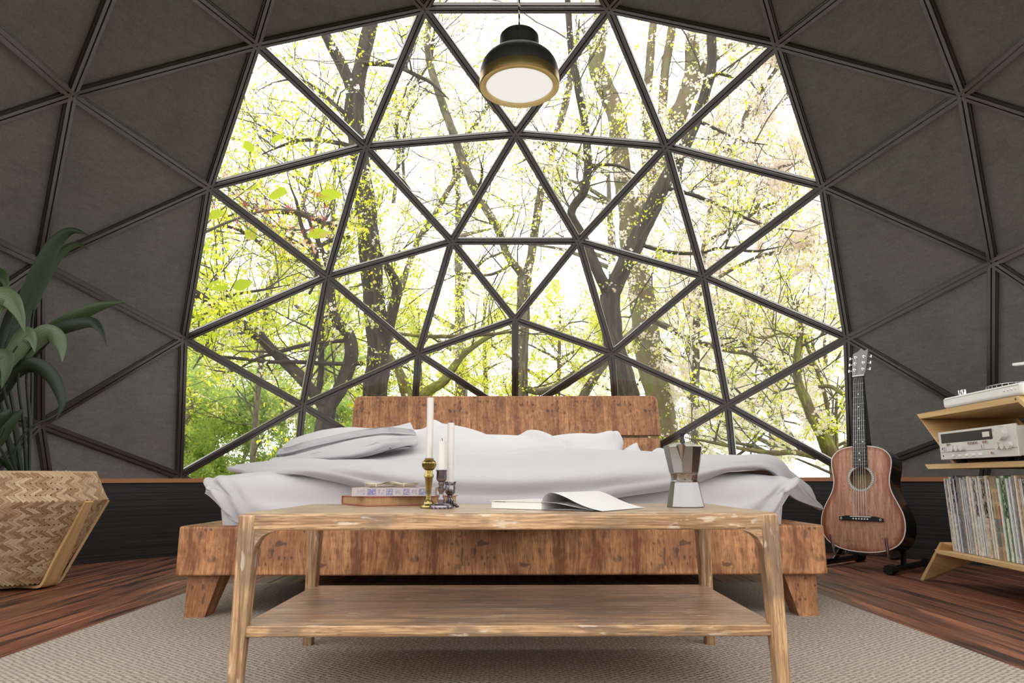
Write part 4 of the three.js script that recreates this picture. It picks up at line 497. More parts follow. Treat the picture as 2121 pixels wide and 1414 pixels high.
// ---------------------------------------------------------------- candle holders and candles
const shineB = texture(256, 256, (u, v) => fbm(u * 12, v * 12, 12, 12, 4, 175), false, [0.05, 0.05]);
M.brass.roughnessMap = null;
{
  const t = thing('candlestick', 'tall fluted brass candlestick with a ribbed bulb', 'candlestick', null, [-0.222, TY, 0.6]);
  const rib = (n, a) => (th) => a * Math.abs(Math.cos(th * n / 2)) - a * 0.5;
  part('foot', lathe([[0, 0], [0.0185, 0], [0.0195, 0.002], [0.0185, 0.005], [0.014, 0.007], [0.0125, 0.0095], [0, 0.0095]].reverse().map((p) => p), 48), M.brass, t);
  part('stem', lathe([[0.0125, 0.009], [0.0105, 0.014], [0.007, 0.0185], [0.0045, 0.021], [0.0052, 0.0235], [0.0045, 0.026], [0.005, 0.029], [0.0085, 0.067], [0.011, 0.07], [0.0105, 0.074], [0.0078, 0.077], [0.0085, 0.083], [0.007, 0.0855]], 144, rib(18, 0.0012)), M.brass, t);
  part('bulb', lathe([[0.0068, 0.084], [0.009, 0.0855], [0.0115, 0.0875], [0.0142, 0.0915], [0.0155, 0.0955], [0.0155, 0.0995], [0.0142, 0.1035], [0.0115, 0.1065], [0.0085, 0.108]], 208, rib(26, 0.0022)), M.brass, t);
  part('socket', lathe([[0.009, 0.107], [0.0102, 0.109], [0.0102, 0.111], [0.0085, 0.112], [0.008, 0.106]], 40), M.brass, t);
  const t2 = thing('candlestick', 'short dark pewter candlestick with a broad scalloped foot', 'candlestick', null, [-0.19, TY, 0.629]);
  part('foot', lathe([[0, 0], [0.024, 0], [0.0255, 0.003], [0.0235, 0.007], [0.014, 0.0115], [0.008, 0.013], [0, 0.013]], 80, (th, y, r) => (r > 0.012 && y > 0.001 ? 0.0012 * Math.cos(th * 16) : 0)), M.pewter, t2);
  part('stem', lathe([[0.007, 0.012], [0.0085, 0.018], [0.0078, 0.023], [0.005, 0.027], [0.0048, 0.034], [0.0085, 0.041], [0.0088, 0.044], [0.0055, 0.048], [0.0075, 0.055], [0.006, 0.058]], 48), M.pewter, t2);
  part('socket', lathe([[0.006, 0.057], [0.011, 0.062], [0.0118, 0.066], [0.0112, 0.08], [0.0128, 0.0835], [0.0126, 0.085], [0.0102, 0.085], [0.01, 0.07]], 48), M.pewter, t2);
  const t3 = thing('candlestick', 'small dark pewter candlestick with a tulip cup behind the broad footed one', 'candlestick', null, [-0.176, TY, 0.562]);
  part('foot', lathe([[0, 0], [0.0205, 0], [0.0215, 0.002], [0.016, 0.006], [0.0095, 0.013], [0.006, 0.022], [0, 0.022]], 64, (th, y, r) => (r > 0.006 && y > 0.001 ? 0.0008 * Math.cos(th * 10) : 0)), M.pewter, t3);
  part('stem', lathe([[0.006, 0.021], [0.0072, 0.024], [0.0055, 0.027]], 32), M.pewter, t3);
  part('socket', lathe([[0.005, 0.026], [0.0115, 0.033], [0.0118, 0.043], [0.0098, 0.05], [0.0128, 0.057], [0.0124, 0.0585], [0.0092, 0.057], [0.0088, 0.04]], 80, (th, y, r) => (y > 0.049 ? 0.0012 * Math.cos(th * 8) : 0.0003 * Math.cos(th * 8))), M.pewter, t3);
  const candle = (x, y, z, r, h, label, w) => { const c = thing('candle', label, 'candle', null, [x, y, z]); part('wax', lathe([[0, 0], [r, 0], [r * 0.985, h - 0.002], [r * 0.93, h], [r * 0.55, h - 0.0015], [0, h - 0.003]], 40), M.wax, c); part('wick', limb([[0, h - 0.004, 0, 0.0007], [0.0005, h + 0.002, 0, 0.0007], [w, h + 0.007, 0, 0.0006]], 6, 0.002), std({ color: '#2a2422', roughness: 0.9 }), c); };
  candle(-0.222, TY + 0.106, 0.6, 0.0079, 0.146, 'tallest white candle in the brass candlestick', 0.004);
  candle(-0.19, TY + 0.072, 0.629, 0.0094, 0.077, 'shortest thick white candle in the broad footed pewter candlestick', -0.001);
  candle(-0.176, TY + 0.05, 0.562, 0.0083, 0.146, 'slim white candle of middle height behind the shortest candle', 0.003);
}
// ---------------------------------------------------------------- books, papers, open book
function printTex(w, h, draw) { const c = document.createElement('canvas'); c.width = w; c.height = h; const g = c.getContext('2d'); draw(g, w, h); const t = new THREE.CanvasTexture(c); t.colorSpace = THREE.SRGBColorSpace; t.magFilter = THREE.LinearFilter; return t; }
const pagesTex = texture(128, 256, (u, v) => { const k = 0.8 + 0.25 * (vnoise(u * 4, v * 90, 4, 90, 3) - 0.5) + 0.12 * (fbm(u * 5, v * 6, 5, 6, 3, 9) - 0.5); return [206 * k, 172 * k, 132 * k]; }, true, [0.2, 0.024]);
{
  const th = Math.atan2(0.547, 0.837);           // the long edge runs right and away
  const t = thing('book', 'lower old book of the stack, its browned page edges towards the bed frame', 'book', null, [-0.377 + 0.0, TY, 0.505], th);
  const L = 0.245, D = 0.19;
  part('page_block', boxUV(rbox(L - 0.006, 0.0185, D - 0.006, 0.001, 1), 'x').translate(L / 2, 0.011, -D / 2), std({ map: pagesTex, color: '#fff2e4', roughness: 0.9 }), t);
  for (const y of [0.001, 0.0212]) part('cover', rbox(L, 0.002, D, 0.0009, 1).translate(L / 2, y, -D / 2), std({ color: '#a8645c', roughness: 0.7 }), t);
  part('spine', rbox(L, 0.0212, 0.002, 0.0009, 1).translate(L / 2, 0.0111, -D - 0.0005), std({ color: '#9c5d55', roughness: 0.7 }), t);
  const spine = printTex(1024, 96, (g, w, h) => {
    g.fillStyle = '#b3a8a2'; g.fillRect(0, 0, w, h); const r = mulberry(5);
    for (let i = 0; i < 4000; i++) { g.fillStyle = `rgba(${90 + r() * 90},${80 + r() * 80},${90 + r() * 90},0.12)`; g.fillRect(r() * w, r() * h, 2 + r() * 5, 1 + r() * 2); }
    let x = 60; for (let i = 0; i < 9; i++) { const bw = 70 + r() * 50; g.fillStyle = i % 2 ? '#77769a' : '#a39ca4'; g.fillRect(x, 10, bw, h - 20); g.strokeStyle = '#c8beb4'; g.lineWidth = 3; g.strokeRect(x + 4, 14, bw - 8, h - 28); for (let k = 0; k < 26; k++) { g.fillStyle = k % 2 ? '#bdb4ae' : '#84849c'; g.beginPath(); g.arc(x + 12 + r() * (bw - 24), 22 + r() * (h - 44), 2 + r() * 6, 0, 7); g.fill(); } x += bw + 12; }
  });
  const t2 = thing('book', 'upper old book of the stack with a worn blue patterned spine', 'book', null, [-0.425, TY + 0.0225, 0.48], 0.05);
  const L2 = 0.205, D2 = 0.14;
  part('page_block', boxUV(rbox(L2 - 0.006, 0.0175, D2 - 0.004, 0.001, 1), 'z').translate(L2 / 2, 0.0105, -D2 / 2), std({ map: pagesTex, roughness: 0.9 }), t2);
  for (const y of [0.001, 0.0203]) part('cover', rbox(L2, 0.002, D2, 0.0009, 1).translate(L2 / 2, y, -D2 / 2), std({ color: '#9a8f8c', roughness: 0.75 }), t2);
  const sp = rbox(L2, 0.0213, 0.003, 0.0014, 2), uv = sp.attributes.uv, pp = sp.attributes.position; for (let i = 0; i < uv.count; i++) uv.setXY(i, pp.getX(i) / L2 + 0.5, pp.getY(i) / 0.0213 + 0.5);
  part('spine', sp.translate(L2 / 2, 0.0107, 0.0005), std({ map: spine, roughness: 0.75 }), t2);
  const t3 = thing('paper_bundle', 'bundle of yellowed papers tied with two strings on the upper book', 'paper', null, [-0.335, TY + 0.0443, 0.43], 0.04);
  for (let i = 0; i < 10; i++) {
    const fine = new THREE.BoxGeometry(0.118 + rnd(-0.008, 0.014), 0.0006, 0.075, 30, 1, 1), p = fine.attributes.position, a = rnd(0, 6), up = rnd(0.3, 1) * (i / 9);
    for (let k = 0; k < p.count; k++) { const x = p.getX(k), f = Math.min(1, Math.abs(Math.abs(x) - 0.036) / 0.03); p.setY(k, p.getY(k) + 0.0008 + i * (0.00075 + 0.0005 * f * f) + 0.0022 * up * f * f * (0.6 + 0.4 * Math.sin(a + x * 40))); }
    fine.rotateY(rnd(-0.05, 0.05)); fine.translate(rnd(-0.005, 0.005), 0, rnd(-0.003, 0.003)); fine.computeVertexNormals(); part('paper_sheet', fine, std({ color: ['#c6b9a0', '#b5a68b', '#d2c6ae'][i % 3], roughness: 0.95 }), t3);
  }
  for (const x of [-0.034, 0.034]) part('string', rbox(0.0022, 0.0098, 0.078, 0.001, 1).translate(x, 0.0052, 0), std({ color: '#d8d0bd', roughness: 0.9 }), t3);
}
{
  const t = thing('open_book', 'open white book lying with one page curling over on the table', 'book', null, [0.031, TY, 0.711], 0.0);
  const ang = Math.atan2(0.711 - 0.635, 0.031 + 0.077), block = new THREE.Group(); block.name = 'page_block'; block.rotation.y = -ang; t.add(block);
  const paper = std({ color: '#d6d4d1', roughness: 0.7, side: THREE.DoubleSide }), lines = printTex(512, 64, (g, w, h) => { g.fillStyle = '#e8e6e3'; g.fillRect(0, 0, w, h); g.strokeStyle = 'rgba(120,115,110,0.25)'; for (let y = 6; y < h; y += 5) { g.beginPath(); g.moveTo(0, y); g.lineTo(w, y + 1); g.stroke(); } });
  part('pages', rbox(0.132, 0.014, 0.17, 0.001, 1).translate(-0.066, 0.0085, -0.085), [std({ map: lines, roughness: 0.8 })][0], block);
  part('cover', rbox(0.136, 0.0016, 0.176, 0.0006, 1).translate(-0.066, 0.0009, -0.086), paper, block);
  part('cover', rbox(0.136, 0.0016, 0.176, 0.0006, 1).translate(-0.066, 0.0163, -0.086).rotateZ(0.0), paper, block);
  part('title_line', rbox(0.03, 0.0008, 0.0006, 0.0002, 1).translate(-0.108, 0.0148, 0.0004), M.black, block);
  // right leaves: rise over the spine and fall to the table
  const leaf = (pts, dz, name) => { const c = new THREE.CatmullRomCurve3(pts.map((p) => V(...p))), n = 24, pos = [], uv = [], id = []; for (let i = 0; i <= n; i++) { const p = c.getPoint(i / n); for (let k = 0; k < 2; k++) { pos.push(p.x + (k ? dz[0] : 0), p.y, p.z + (k ? dz[1] : 0)); uv.push(i / n, k); } if (i) { const a = (i - 1) * 2; id.push(a, a + 1, a + 2, a + 2, a + 1, a + 3); } } const g = new THREE.BufferGeometry(); g.setAttribute('position', new THREE.Float32BufferAttribute(pos, 3)); g.setAttribute('uv', new THREE.Float32BufferAttribute(uv, 2)); g.setIndex(id); g.computeVertexNormals(); return part(name, g, paper, t); };
  leaf([[0.0, 0.014, 0], [0.006, 0.028, 0.004], [0.018, 0.036, 0.012], [0.04, 0.031, 0.028], [0.075, 0.014, 0.055], [0.1, 0.005, 0.075], [0.118, 0.001, 0.09]], [0.118, -0.173], 'page');
  leaf([[0.002, 0.0155, 0], [0.03, 0.014, 0.018], [0.07, 0.007, 0.05], [0.1, 0.002, 0.073]], [0.115, -0.17], 'page');
  leaf([[0.0, 0.001, 0], [0.05, 0.0012, 0.037], [0.1, 0.001, 0.074]], [0.118, -0.173], 'back_cover');
}
// ---------------------------------------------------------------- moka pot
{
  const t = thing('moka_pot', 'faceted aluminium moka pot with a black lid knob', 'coffee pot', null, [0.37, TY, 0.585], 0.08);
  const oct = (pr, twist = 0.2) => { const g = new THREE.LatheGeometry(pr.map((p) => new THREE.Vector2(p[0], p[1])), 10).toNonIndexed(); g.rotateY(twist); g.computeVertexNormals(); return g; };
  const wear = std({ color: '#8f8d8b', metalness: 1, roughness: 0.26, bumpMap: TX.feltB, bumpScale: 0.0002 });
  part('boiler', oct([[0, 0], [0.0425, 0], [0.0432, 0.002], [0.0322, 0.056], [0.028, 0.057]]), wear, t);
  part('collar', lathe([[0.028, 0.056], [0.0315, 0.0565], [0.032, 0.0585], [0.0305, 0.06], [0.0305, 0.072], [0.032, 0.074], [0.03, 0.076]], 48), M.alu, t);
  part('upper_pot', oct([[0.028, 0.075], [0.0325, 0.0755], [0.034, 0.078], [0.0455, 0.137], [0.0432, 0.1375], [0.041, 0.133], [0.031, 0.085]]), M.alu, t);
  part('lid', oct([[0.0455, 0.137], [0.0455, 0.1385], [0.028, 0.145], [0.01, 0.148], [0, 0.148]].reverse().reverse()), M.alu, t);
  part('spout', (() => { const a = -0.42, q = (r, y, da) => [Math.sin(a + da) * r, y, Math.cos(a + da) * r]; return toCreasedNormals(hull([q(0.04, 0.137, -0.33), q(0.04, 0.137, 0.33), q(0.052, 0.141, -0.1), q(0.052, 0.141, 0.1), q(0.036, 0.095, 0), q(0.037, 0.13, -0.25), q(0.037, 0.13, 0.25)]), 0.4); })(), M.alu, t);
  part('spout_opening', (() => { const a = -0.42, q = (r, y, da) => [Math.sin(a + da) * r, y, Math.cos(a + da) * r]; return hull([q(0.041, 0.1378, -0.2), q(0.041, 0.1378, 0.2), q(0.05, 0.1413, -0.07), q(0.05, 0.1413, 0.07), q(0.041, 0.1415, -0.2), q(0.041, 0.1415, 0.2)]); })(), M.rubber, t);
  part('knob', lathe([[0, 0.147], [0.0062, 0.147], [0.0062, 0.15], [0.0042, 0.158], [0.0045, 0.162], [0.0068, 0.169], [0.006, 0.172], [0, 0.1725]], 24), M.black, t);
  part('handle', limb([[0.018, 0.132, -0.038, 0.006], [0.028, 0.138, -0.062, 0.006], [0.032, 0.12, -0.074, 0.0065], [0.03, 0.075, -0.07, 0.005]], 10, 0.006), M.black, t);
}
// ---------------------------------------------------------------- guitar on its stand
const HALF = [[0, 0.02], [0.008, 0.075], [0.035, 0.135], [0.09, 0.185], [0.16, 0.21], [0.26, 0.219], [0.36, 0.21], [0.46, 0.185], [0.54, 0.162], [0.61, 0.15], [0.68, 0.148], [0.75, 0.154], [0.82, 0.16], [0.88, 0.158], [0.93, 0.142], [0.97, 0.112], [0.992, 0.07], [1, 0.03]].map(([a, b]) => [a, b * 0.92]), GH = 0.512;
function halfWidth(t) { for (let i = 1; i < HALF.length; i++) if (t <= HALF[i][0]) { const f = (t - HALF[i - 1][0]) / (HALF[i][0] - HALF[i - 1][0]); return lerp(HALF[i - 1][1], HALF[i][1], f); } return 0; }
function outline(inset) {
  const right = HALF.map(([t, w]) => V(Math.max(0.004, w - inset), lerp(inset, GH - inset, t), 0)), c = new THREE.CatmullRomCurve3([...right, ...right.slice().reverse().map((p) => V(-p.x, p.y, 0))], true, 'centripetal');
  return c.getPoints(140).map((p) => [p.x, p.y]);
}
{
  const pos = [1.652, 0.078, -1.215], turn = -0.9;            // faces the middle of the room
  const t = thing('guitar', 'acoustic guitar with a sunburst top and black sides beside the bed', 'guitar', null, pos, turn); t.rotation.order = 'YXZ'; t.rotation.x = -0.17;
  const topTex = texture(768, 1024, (u, v) => {
    const x = (u - 0.5) * 0.5, y = v * 0.53 - 0.0125, tt = clamp(y / GH, 0, 1), edge = Math.min(halfWidth(tt) - Math.abs(x), y * 0.9 + 0.01, (GH - y) * 0.9 + 0.01), w = fbm(u * 4, v * 3, 4, 3, 3, 7) - 0.5, uu = u + w * 0.03;
    const g = fbm(uu * 50, v * 6, 50, 6, 4, 19), f = vnoise(uu * 180, v * 26, 180, 26, 5); let c = mix3([150, 98, 74], [224, 176, 150], clamp(g * 1.0 + f * 0.4 - 0.28, 0, 1));
    c = mix3(c, [92, 62, 48], sstep(f, 0.8, 0.95) * 0.6); const k = (1 - sstep(edge + (g - 0.5) * 0.016, -0.004, 0.042)); return mix3(c, [112, 50, 24], k * 0.85);
  });
  const place = (g, y = 0) => { const uv = g.attributes.uv, p = g.attributes.position; for (let i = 0; i < uv.count; i++) uv.setXY(i, p.getX(i) / 0.5 + 0.5, (p.getY(i) + 0.0125) / 0.53); return g; };
  const hole = new THREE.Path(); hole.absarc(0, 0.352, 0.052, 0, Math.PI * 2, true);
  part('soundboard', place(extrude(outline(0.003), 0.004, 0, [hole])), phys({ map: topTex, roughness: 0.4, clearcoat: 0.25, clearcoatRoughness: 0.3 }), t);
  const inner = new THREE.Path(outline(0.008).map((p) => new THREE.Vector2(...p)).reverse());
  part('sides', extrude(outline(0.0005), 0.108, 0, [inner]).translate(0, 0, -0.108), M.gloss, t);
  part('back', extrude(outline(0.0), 0.005, 0.002).translate(0, 0, -0.113), M.gloss, t);
  part('inside_back', boxUV(extrude(outline(0.009), 0.002).translate(0, 0, -0.105), 'y'), M.pine, t);
  part('binding', limb([...outline(0.001), outline(0.001)[0]].map((p) => [p[0], p[1], 0.0025, 0.0027]), 8, 0.02), std({ color: '#e6dcd2', roughness: 0.5 }), t, 'cream edge binding');
  const ringTex = texture(512, 16, (u, v) => { const k = (v < 0.12 || v > 0.88) ? 0.2 : (Math.sin(u * 6.283 * 40) > 0.3 && v > 0.3 && v < 0.7) ? 0.25 : 0.82; return [255 * k, 250 * k, 244 * k]; });
  const rg = new THREE.RingGeometry(0.0525, 0.066, 96, 1).translate(0, 0.352, 0.0045), ru = rg.attributes.uv, rp = rg.attributes.position; for (let i = 0; i < ru.count; i++) ru.setXY(i, Math.atan2(rp.getY(i) - 0.352, rp.getX(i)) / 6.283 + 0.5, (Math.hypot(rp.getX(i), rp.getY(i) - 0.352) - 0.0525) / 0.0135);
  part('rosette', rg, std({ map: ringTex, roughness: 0.5 }), t);
  // neck, fretboard, head
  const fb = extrude([[-0.036, 0.405], [0.036, 0.405], [0.0265, 0.872], [-0.0265, 0.872]], 0.007, 0.0008).translate(0, 0, 0.0045); part('fretboard', boxUV(fb, 'y'), M.black, t);
  part('neck', hull([[-0.026, 0.872, 0.004], [0.026, 0.872, 0.004], [-0.031, 0.5, 0.004], [0.031, 0.5, 0.004], [-0.018, 0.872, -0.016], [0.018, 0.872, -0.016], [-0.022, 0.53, -0.022], [0.022, 0.53, -0.022], [-0.024, 0.5, -0.07], [0.024, 0.5, -0.07]]), M.gloss, t);
  for (let i = 0, y = 0.872, L = 0.70; i < 20; i++) { const d = L / 17.817; y -= d; L -= d; const w = lerp(0.0265, 0.036, (0.872 - y) / 0.437); if (y > 0.407) part('fret', rbox(w * 2, 0.0018, 0.0015, 0.0004, 1).translate(0, y, 0.0122), M.chrome, t); }
  const dot = new THREE.CylinderGeometry(0.0032, 0.0032, 0.0006, 16).rotateX(Math.PI / 2), pearl = std({ color: '#efeeea', roughness: 0.3 });
  for (const [x, n] of [[0, 2.5], [0, 4.5], [0, 6.5], [0, 8.5], [-0.017, 11.5], [0.017, 11.5], [0, 14.5], [0, 16.5]]) part('inlay', dot.clone().translate(x, 0.872 - 0.70 * (1 - Math.pow(2, -n / 12)), 0.0127), pearl, t);
  const head = new THREE.Group(); head.name = 'headstock'; head.scale.setScalar(1.08); head.position.set(0, 0.872, 0); head.rotation.x = -0.2; t.add(head);
  part('plate', extrude([[-0.027, 0], [0.027, 0], [0.033, 0.03], [0.036, 0.145], [0.018, 0.136], [0.002, 0.152], [-0.014, 0.135], [-0.036, 0.125], [-0.033, 0.03]], 0.014, 0.0012).translate(0, 0, -0.006), std({ color: '#8a8585', roughness: 0.35 }), head);
  part('nut', rbox(0.054, 0.005, 0.005, 0.001, 1).translate(0, 0.001, 0.0115), pearl, head);
  for (const s of [-1, 1]) for (let i = 0; i < 3; i++) {
    const y = 0.035 + i * 0.034, x = s * 0.02;
    part('tuning_post', merged([capped([x, y, 0.008], [x, y, 0.019], 0.0034, 12), capped([x, y, 0.0075], [x, y, 0.0095], 0.0062, 16)]), M.chrome, head);
    part('tuning_peg', merged([capped([s * 0.034, y, 0.002], [s * 0.046, y, 0.002], 0.002, 8), rbox(0.008, 0.016, 0.004, 0.0018, 2).translate(s * 0.05, y + 0.001, 0.002)]), M.chrome, head);
  }
  part('bridge', extrude([[-0.105, 0.15], [0.105, 0.15], [0.105, 0.165], [0.07, 0.173], [-0.07, 0.173], [-0.105, 0.165]], 0.009, 0.001).translate(0, -0.004, 0.0045), M.black, t);
  part('saddle', rbox(0.1, 0.004, 0.004, 0.001, 1).translate(0, 0.1645, 0.0155), pearl, t);
  for (let i = 0; i < 6; i++) part('bridge_pin', new THREE.SphereGeometry(0.0042, 12, 8).translate(-0.034 + i * 0.0136, 0.154, 0.0145), pearl, t);
  for (const x of [-0.094, 0.094]) part('bridge_dot', new THREE.TorusGeometry(0.004, 0.0012, 8, 16).translate(x, 0.154, 0.0145), pearl, t);
  for (let i = 0; i < 6; i++) { const f = i / 5 * 2 - 1; part('string', limb([[f * 0.03, 0.165, 0.0178, 0.0006], [f * 0.022, 0.843, 0.0152, 0.0006]], 5, 10), M.chrome, t); }
  for (let i = 0; i < 6; i++) { const f = i / 5 * 2 - 1, s = f < 0 ? -1 : 1, k = i < 3 ? i : 5 - i; part('string', limb([[f * 0.022, 0.843, 0.0152, 0.0006], [s * 0.0165, 0.872 + 0.035 + k * 0.0333, 0.012 - (0.035 + k * 0.034) * 0.15, 0.0006]], 5, 10), M.chrome, t); }
  // stand: two bent side legs on floor tubes, padded hooks under the body
  const s = thing('guitar_stand', 'black folding stand with rubber feet holding the guitar', 'guitar stand', null, [pos[0], 0, pos[2]], turn);
  for (const x of [-1, 1]) {
    part('floor_tube', limb([[x * 0.165, 0.022, -0.3, 0.014], [x * 0.165, 0.022, 0.08, 0.014]], 16, 1), M.gloss, s);
    for (const [a, b] of [[0.065, 0.125], [-0.34, -0.28]]) part('rubber_foot', toCreasedNormals(capped([x * 0.165, 0.0225, a], [x * 0.165, 0.0225, b], 0.0215, 20), 0.8), M.rubber, s);
    part('upright', limb([[x * 0.165, 0.025, -0.04, 0.012], [x * 0.13, 0.12, -0.13, 0.012], [x * 0.05, 0.32, -0.168, 0.012]], 14, 0.03), M.gloss, s);
    part('support_arm', limb([[x * 0.132, 0.115, -0.13, 0.0055], [x * 0.13, 0.062, -0.11, 0.0055], [x * 0.128, 0.055, -0.03, 0.0055], [x * 0.128, 0.068, 0.016, 0.0055], [x * 0.13, 0.15, 0.034, 0.0055]], 10, 0.012), M.chrome, s);
    part('hook_sleeve', capped([x * 0.128, 0.09, 0.022], [x * 0.1303, 0.156, 0.036], 0.0072, 12), M.chrome, s);
  }
  part('cross_bar', capped([-0.13, 0.12, -0.13], [0.13, 0.12, -0.13], 0.009, 12), M.gloss, s);
  part('back_rest', capped([-0.055, 0.32, -0.168], [0.055, 0.32, -0.168], 0.009, 12), M.rubber, s);
}
// ---------------------------------------------------------------- record shelf along the right wall, facing the room
const SH = { pos: [1.716, 0, -0.844], turn: -1.659 };
{
  const t = thing('record_shelf', 'light pine record shelf with slanted sides and splayed legs', 'shelf', null, SH.pos, SH.turn), D = 0.39;
  const board = (name, pts, z0 = 0, depth = D, grain = 'x') => part(name, boxUV(extrude(pts, depth, 0.0015).translate(0, 0, z0 - depth), grain, rng()), M.pine, t);
  board('top_board', [[0.11, 0.694], [0.8, 0.694], [0.815, 0.672], [0.137, 0.672]]);
  board('side_board', [[0.11, 0.6935], [0.135, 0.6715], [0.387, 0.463], [0.362, 0.463]], -0.001, D - 0.002, 'y');
  board('side_board', [[0.772, 0.6935], [0.8, 0.6935], [1.105, 0.463], [1.075, 0.463]], 0.004, D - 0.002, 'y');
  board('middle_board', [[0.13, 0.4825], [1.36, 0.4825], [1.335, 0.4625], [0.152, 0.4625]]);
  board('bottom_board', [[0.128, 0.14], [1.36, 0.14], [1.33, 0.124], [0.155, 0.124]]);
  board('back_panel', [[0.32, 0.14], [1.15, 0.14], [1.15, 0.68], [0.32, 0.68]], -D + 0.012, 0.012, 'y');
  for (const m of [0, 1]) {
    const X = (x) => (m ? 1.49 - x : x), g = hull([[X(-0.03), 0, -0.002], [X(-0.002), 0, -0.002], [X(-0.03), 0, -0.03], [X(-0.002), 0, -0.03], [X(0.172), 0.172, -0.002], [X(0.19), 0.172, -0.002], [X(0.172), 0.172, -0.2], [X(0.19), 0.172, -0.2], [X(0.196), 0.123, -0.16]]);
    part('leg', boxUV(g, 'y', 0.1), M.pine, t);
  }
  part('screw', capped([0.79, 0.683, 0.003], [0.79, 0.683, 0.0055], 0.004, 12), M.rubber, t);
}
function onShelf(name, label, category, group, x, y, z) { const o = thing(name, label, category, group), m = new THREE.Matrix4().makeRotationY(SH.turn), p = V(x, y, z).applyMatrix4(m).add(V(...SH.pos)); o.position.copy(p); o.rotation.y = SH.turn; return o; }
{
  const t = onShelf('turntable', 'white turntable standing on top of the record shelf', 'turntable', null, 0.58, 0.6945, -0.17);
  part('plinth', rbox(0.49, 0.042, 0.34, 0.012, 4).translate(0, 0.0215, 0.005), M.white, t);
  part('platter', lathe([[0, 0.043], [0.138, 0.043], [0.146, 0.046], [0.15, 0.056], [0.147, 0.0585], [0, 0.0585]].reverse().reverse(), 72), M.black, t); t.children.at(-1).position.set(0.03, 0, -0.01);
  part('platter_rim', new THREE.TorusGeometry(0.149, 0.0016, 8, 96).rotateX(Math.PI / 2).translate(0.03, 0.0575, -0.01), M.chrome, t);
  for (let i = 0; i < 40; i++) { const a = i / 40 * Math.PI * 2; part('strobe_mark', rbox(0.0018, 0.011, 0.0018, 0.0004, 1).translate(0.03 + Math.cos(a) * 0.1495, 0.051, -0.01 + Math.sin(a) * 0.1495), M.silver, t); }
  for (const x of [-0.21, -0.185]) part('knob', lathe([[0, 0.04], [0.0085, 0.04], [0.0085, 0.068], [0.0078, 0.0695], [0, 0.0695]], 24).translate(x, 0, 0.12), M.chrome, t);
  for (let i = 0; i < 4; i++) part('button', new THREE.SphereGeometry(0.0052, 14, 10).translate(0.155 + i * 0.021, 0.024, 0.174), M.white, t);
  part('button', new THREE.SphereGeometry(0.0045, 14, 10).translate(-0.225, 0.015, 0.174), M.white, t);
  part('faceplate_lip', rbox(0.47, 0.0025, 0.004, 0.001, 1).translate(0, 0.035, 0.1745), M.silver, t);
  for (const [x, z] of [[-0.2, 0.12], [0.2, 0.12], [-0.2, -0.12], [0.2, -0.12]]) part('foot', capped([x, 0.0002, z], [x, 0.004, z], 0.014, 16), M.rubber, t);
  part('tonearm', merged([limb([[0.2, 0.105, -0.12, 0.004], [0.24, 0.112, 0.0, 0.0035], [0.21, 0.113, 0.08, 0.003], [0.19, 0.112, 0.11, 0.0025]], 8, 0.02), capped([0.2, 0.04, -0.12], [0.2, 0.115, -0.12], 0.012, 16)]), M.gloss, t);
  part('headshell', rbox(0.02, 0.009, 0.04, 0.002, 2).rotateY(-0.9).translate(0.172, 0.112, 0.122), M.white, t);
}
{
  const t = onShelf('receiver', 'silver stereo receiver with a black dial window on the middle board', 'receiver', null, 0.562, 0.483, -0.115), W = 0.486, H = 0.106;
  part('case', rbox(W - 0.006, H - 0.008, 0.28, 0.003).translate(0, H / 2 + 0.012, -0.005), M.silver, t);
  part('front_panel', rbox(W, H, 0.008, 0.0015).translate(0, H / 2 + 0.014, 0.139), M.silver, t);
  part('panel_groove', rbox(W - 0.002, 0.0012, 0.001, 0.0003, 1).translate(0, 0.042, 0.1432), M.black, t);
  part('display', rbox(0.335, 0.036, 0.003, 0.001).translate(-0.055, 0.094, 0.143), std({ color: '#060606', roughness: 0.4 }), t);
  part('dial_needle_window', rbox(0.042, 0.018, 0.002, 0.002).translate(0.078, 0.094, 0.1444), std({ color: '#d9d6cf', roughness: 0.4 }), t);
  const knob = (x, y, r, d = 0.012) => part('knob', toCreasedNormals(capped([x, y, 0.143], [x, y, 0.143 + d], r, 28), 0.8), M.silver, t);
  knob(0.176, 0.092, 0.024, 0.02); for (let i = 0; i < 3; i++) { knob(-0.14 + i * 0.032, 0.054, 0.012); knob(0.145 + i * 0.03, 0.051, 0.012); }
  for (const x of [0.128, 0.139, -0.208, -0.197, 0.045, 0.054]) part('slide_switch', rbox(0.004, x > 0.1 ? 0.026 : 0.016, 0.006, 0.001, 1).translate(x, x > 0.1 ? 0.094 : 0.053, 0.1455), M.chrome, t);
  for (const x of [-0.175, -0.16, -0.03, -0.014, 0.002, 0.018, 0.062, 0.077]) part('small_knob', capped([x, 0.068, 0.142], [x, 0.068, 0.149], 0.0042, 14), M.chrome, t);
  for (let i = 0; i < 5; i++) part('push_button', rbox(0.018, 0.009, 0.005, 0.001, 1).translate(-0.145 + i * 0.044, 0.027, 0.1445), M.white, t);
  part('small_knob', capped([0.105, 0.028, 0.142], [0.105, 0.028, 0.149], 0.005, 14), M.chrome, t);
  for (const y of [0.028, 0.055]) part('socket', capped([-0.222, y, 0.142], [-0.222, y, 0.1436], 0.0035, 12), M.rubber, t);
  for (const [x, z] of [[-0.18, 0.1], [0.18, 0.1], [-0.18, -0.1], [0.18, -0.1]]) part('foot', capped([x, 0.0002, z], [x, 0.017, z], 0.018, 16), M.rubber, t);
}
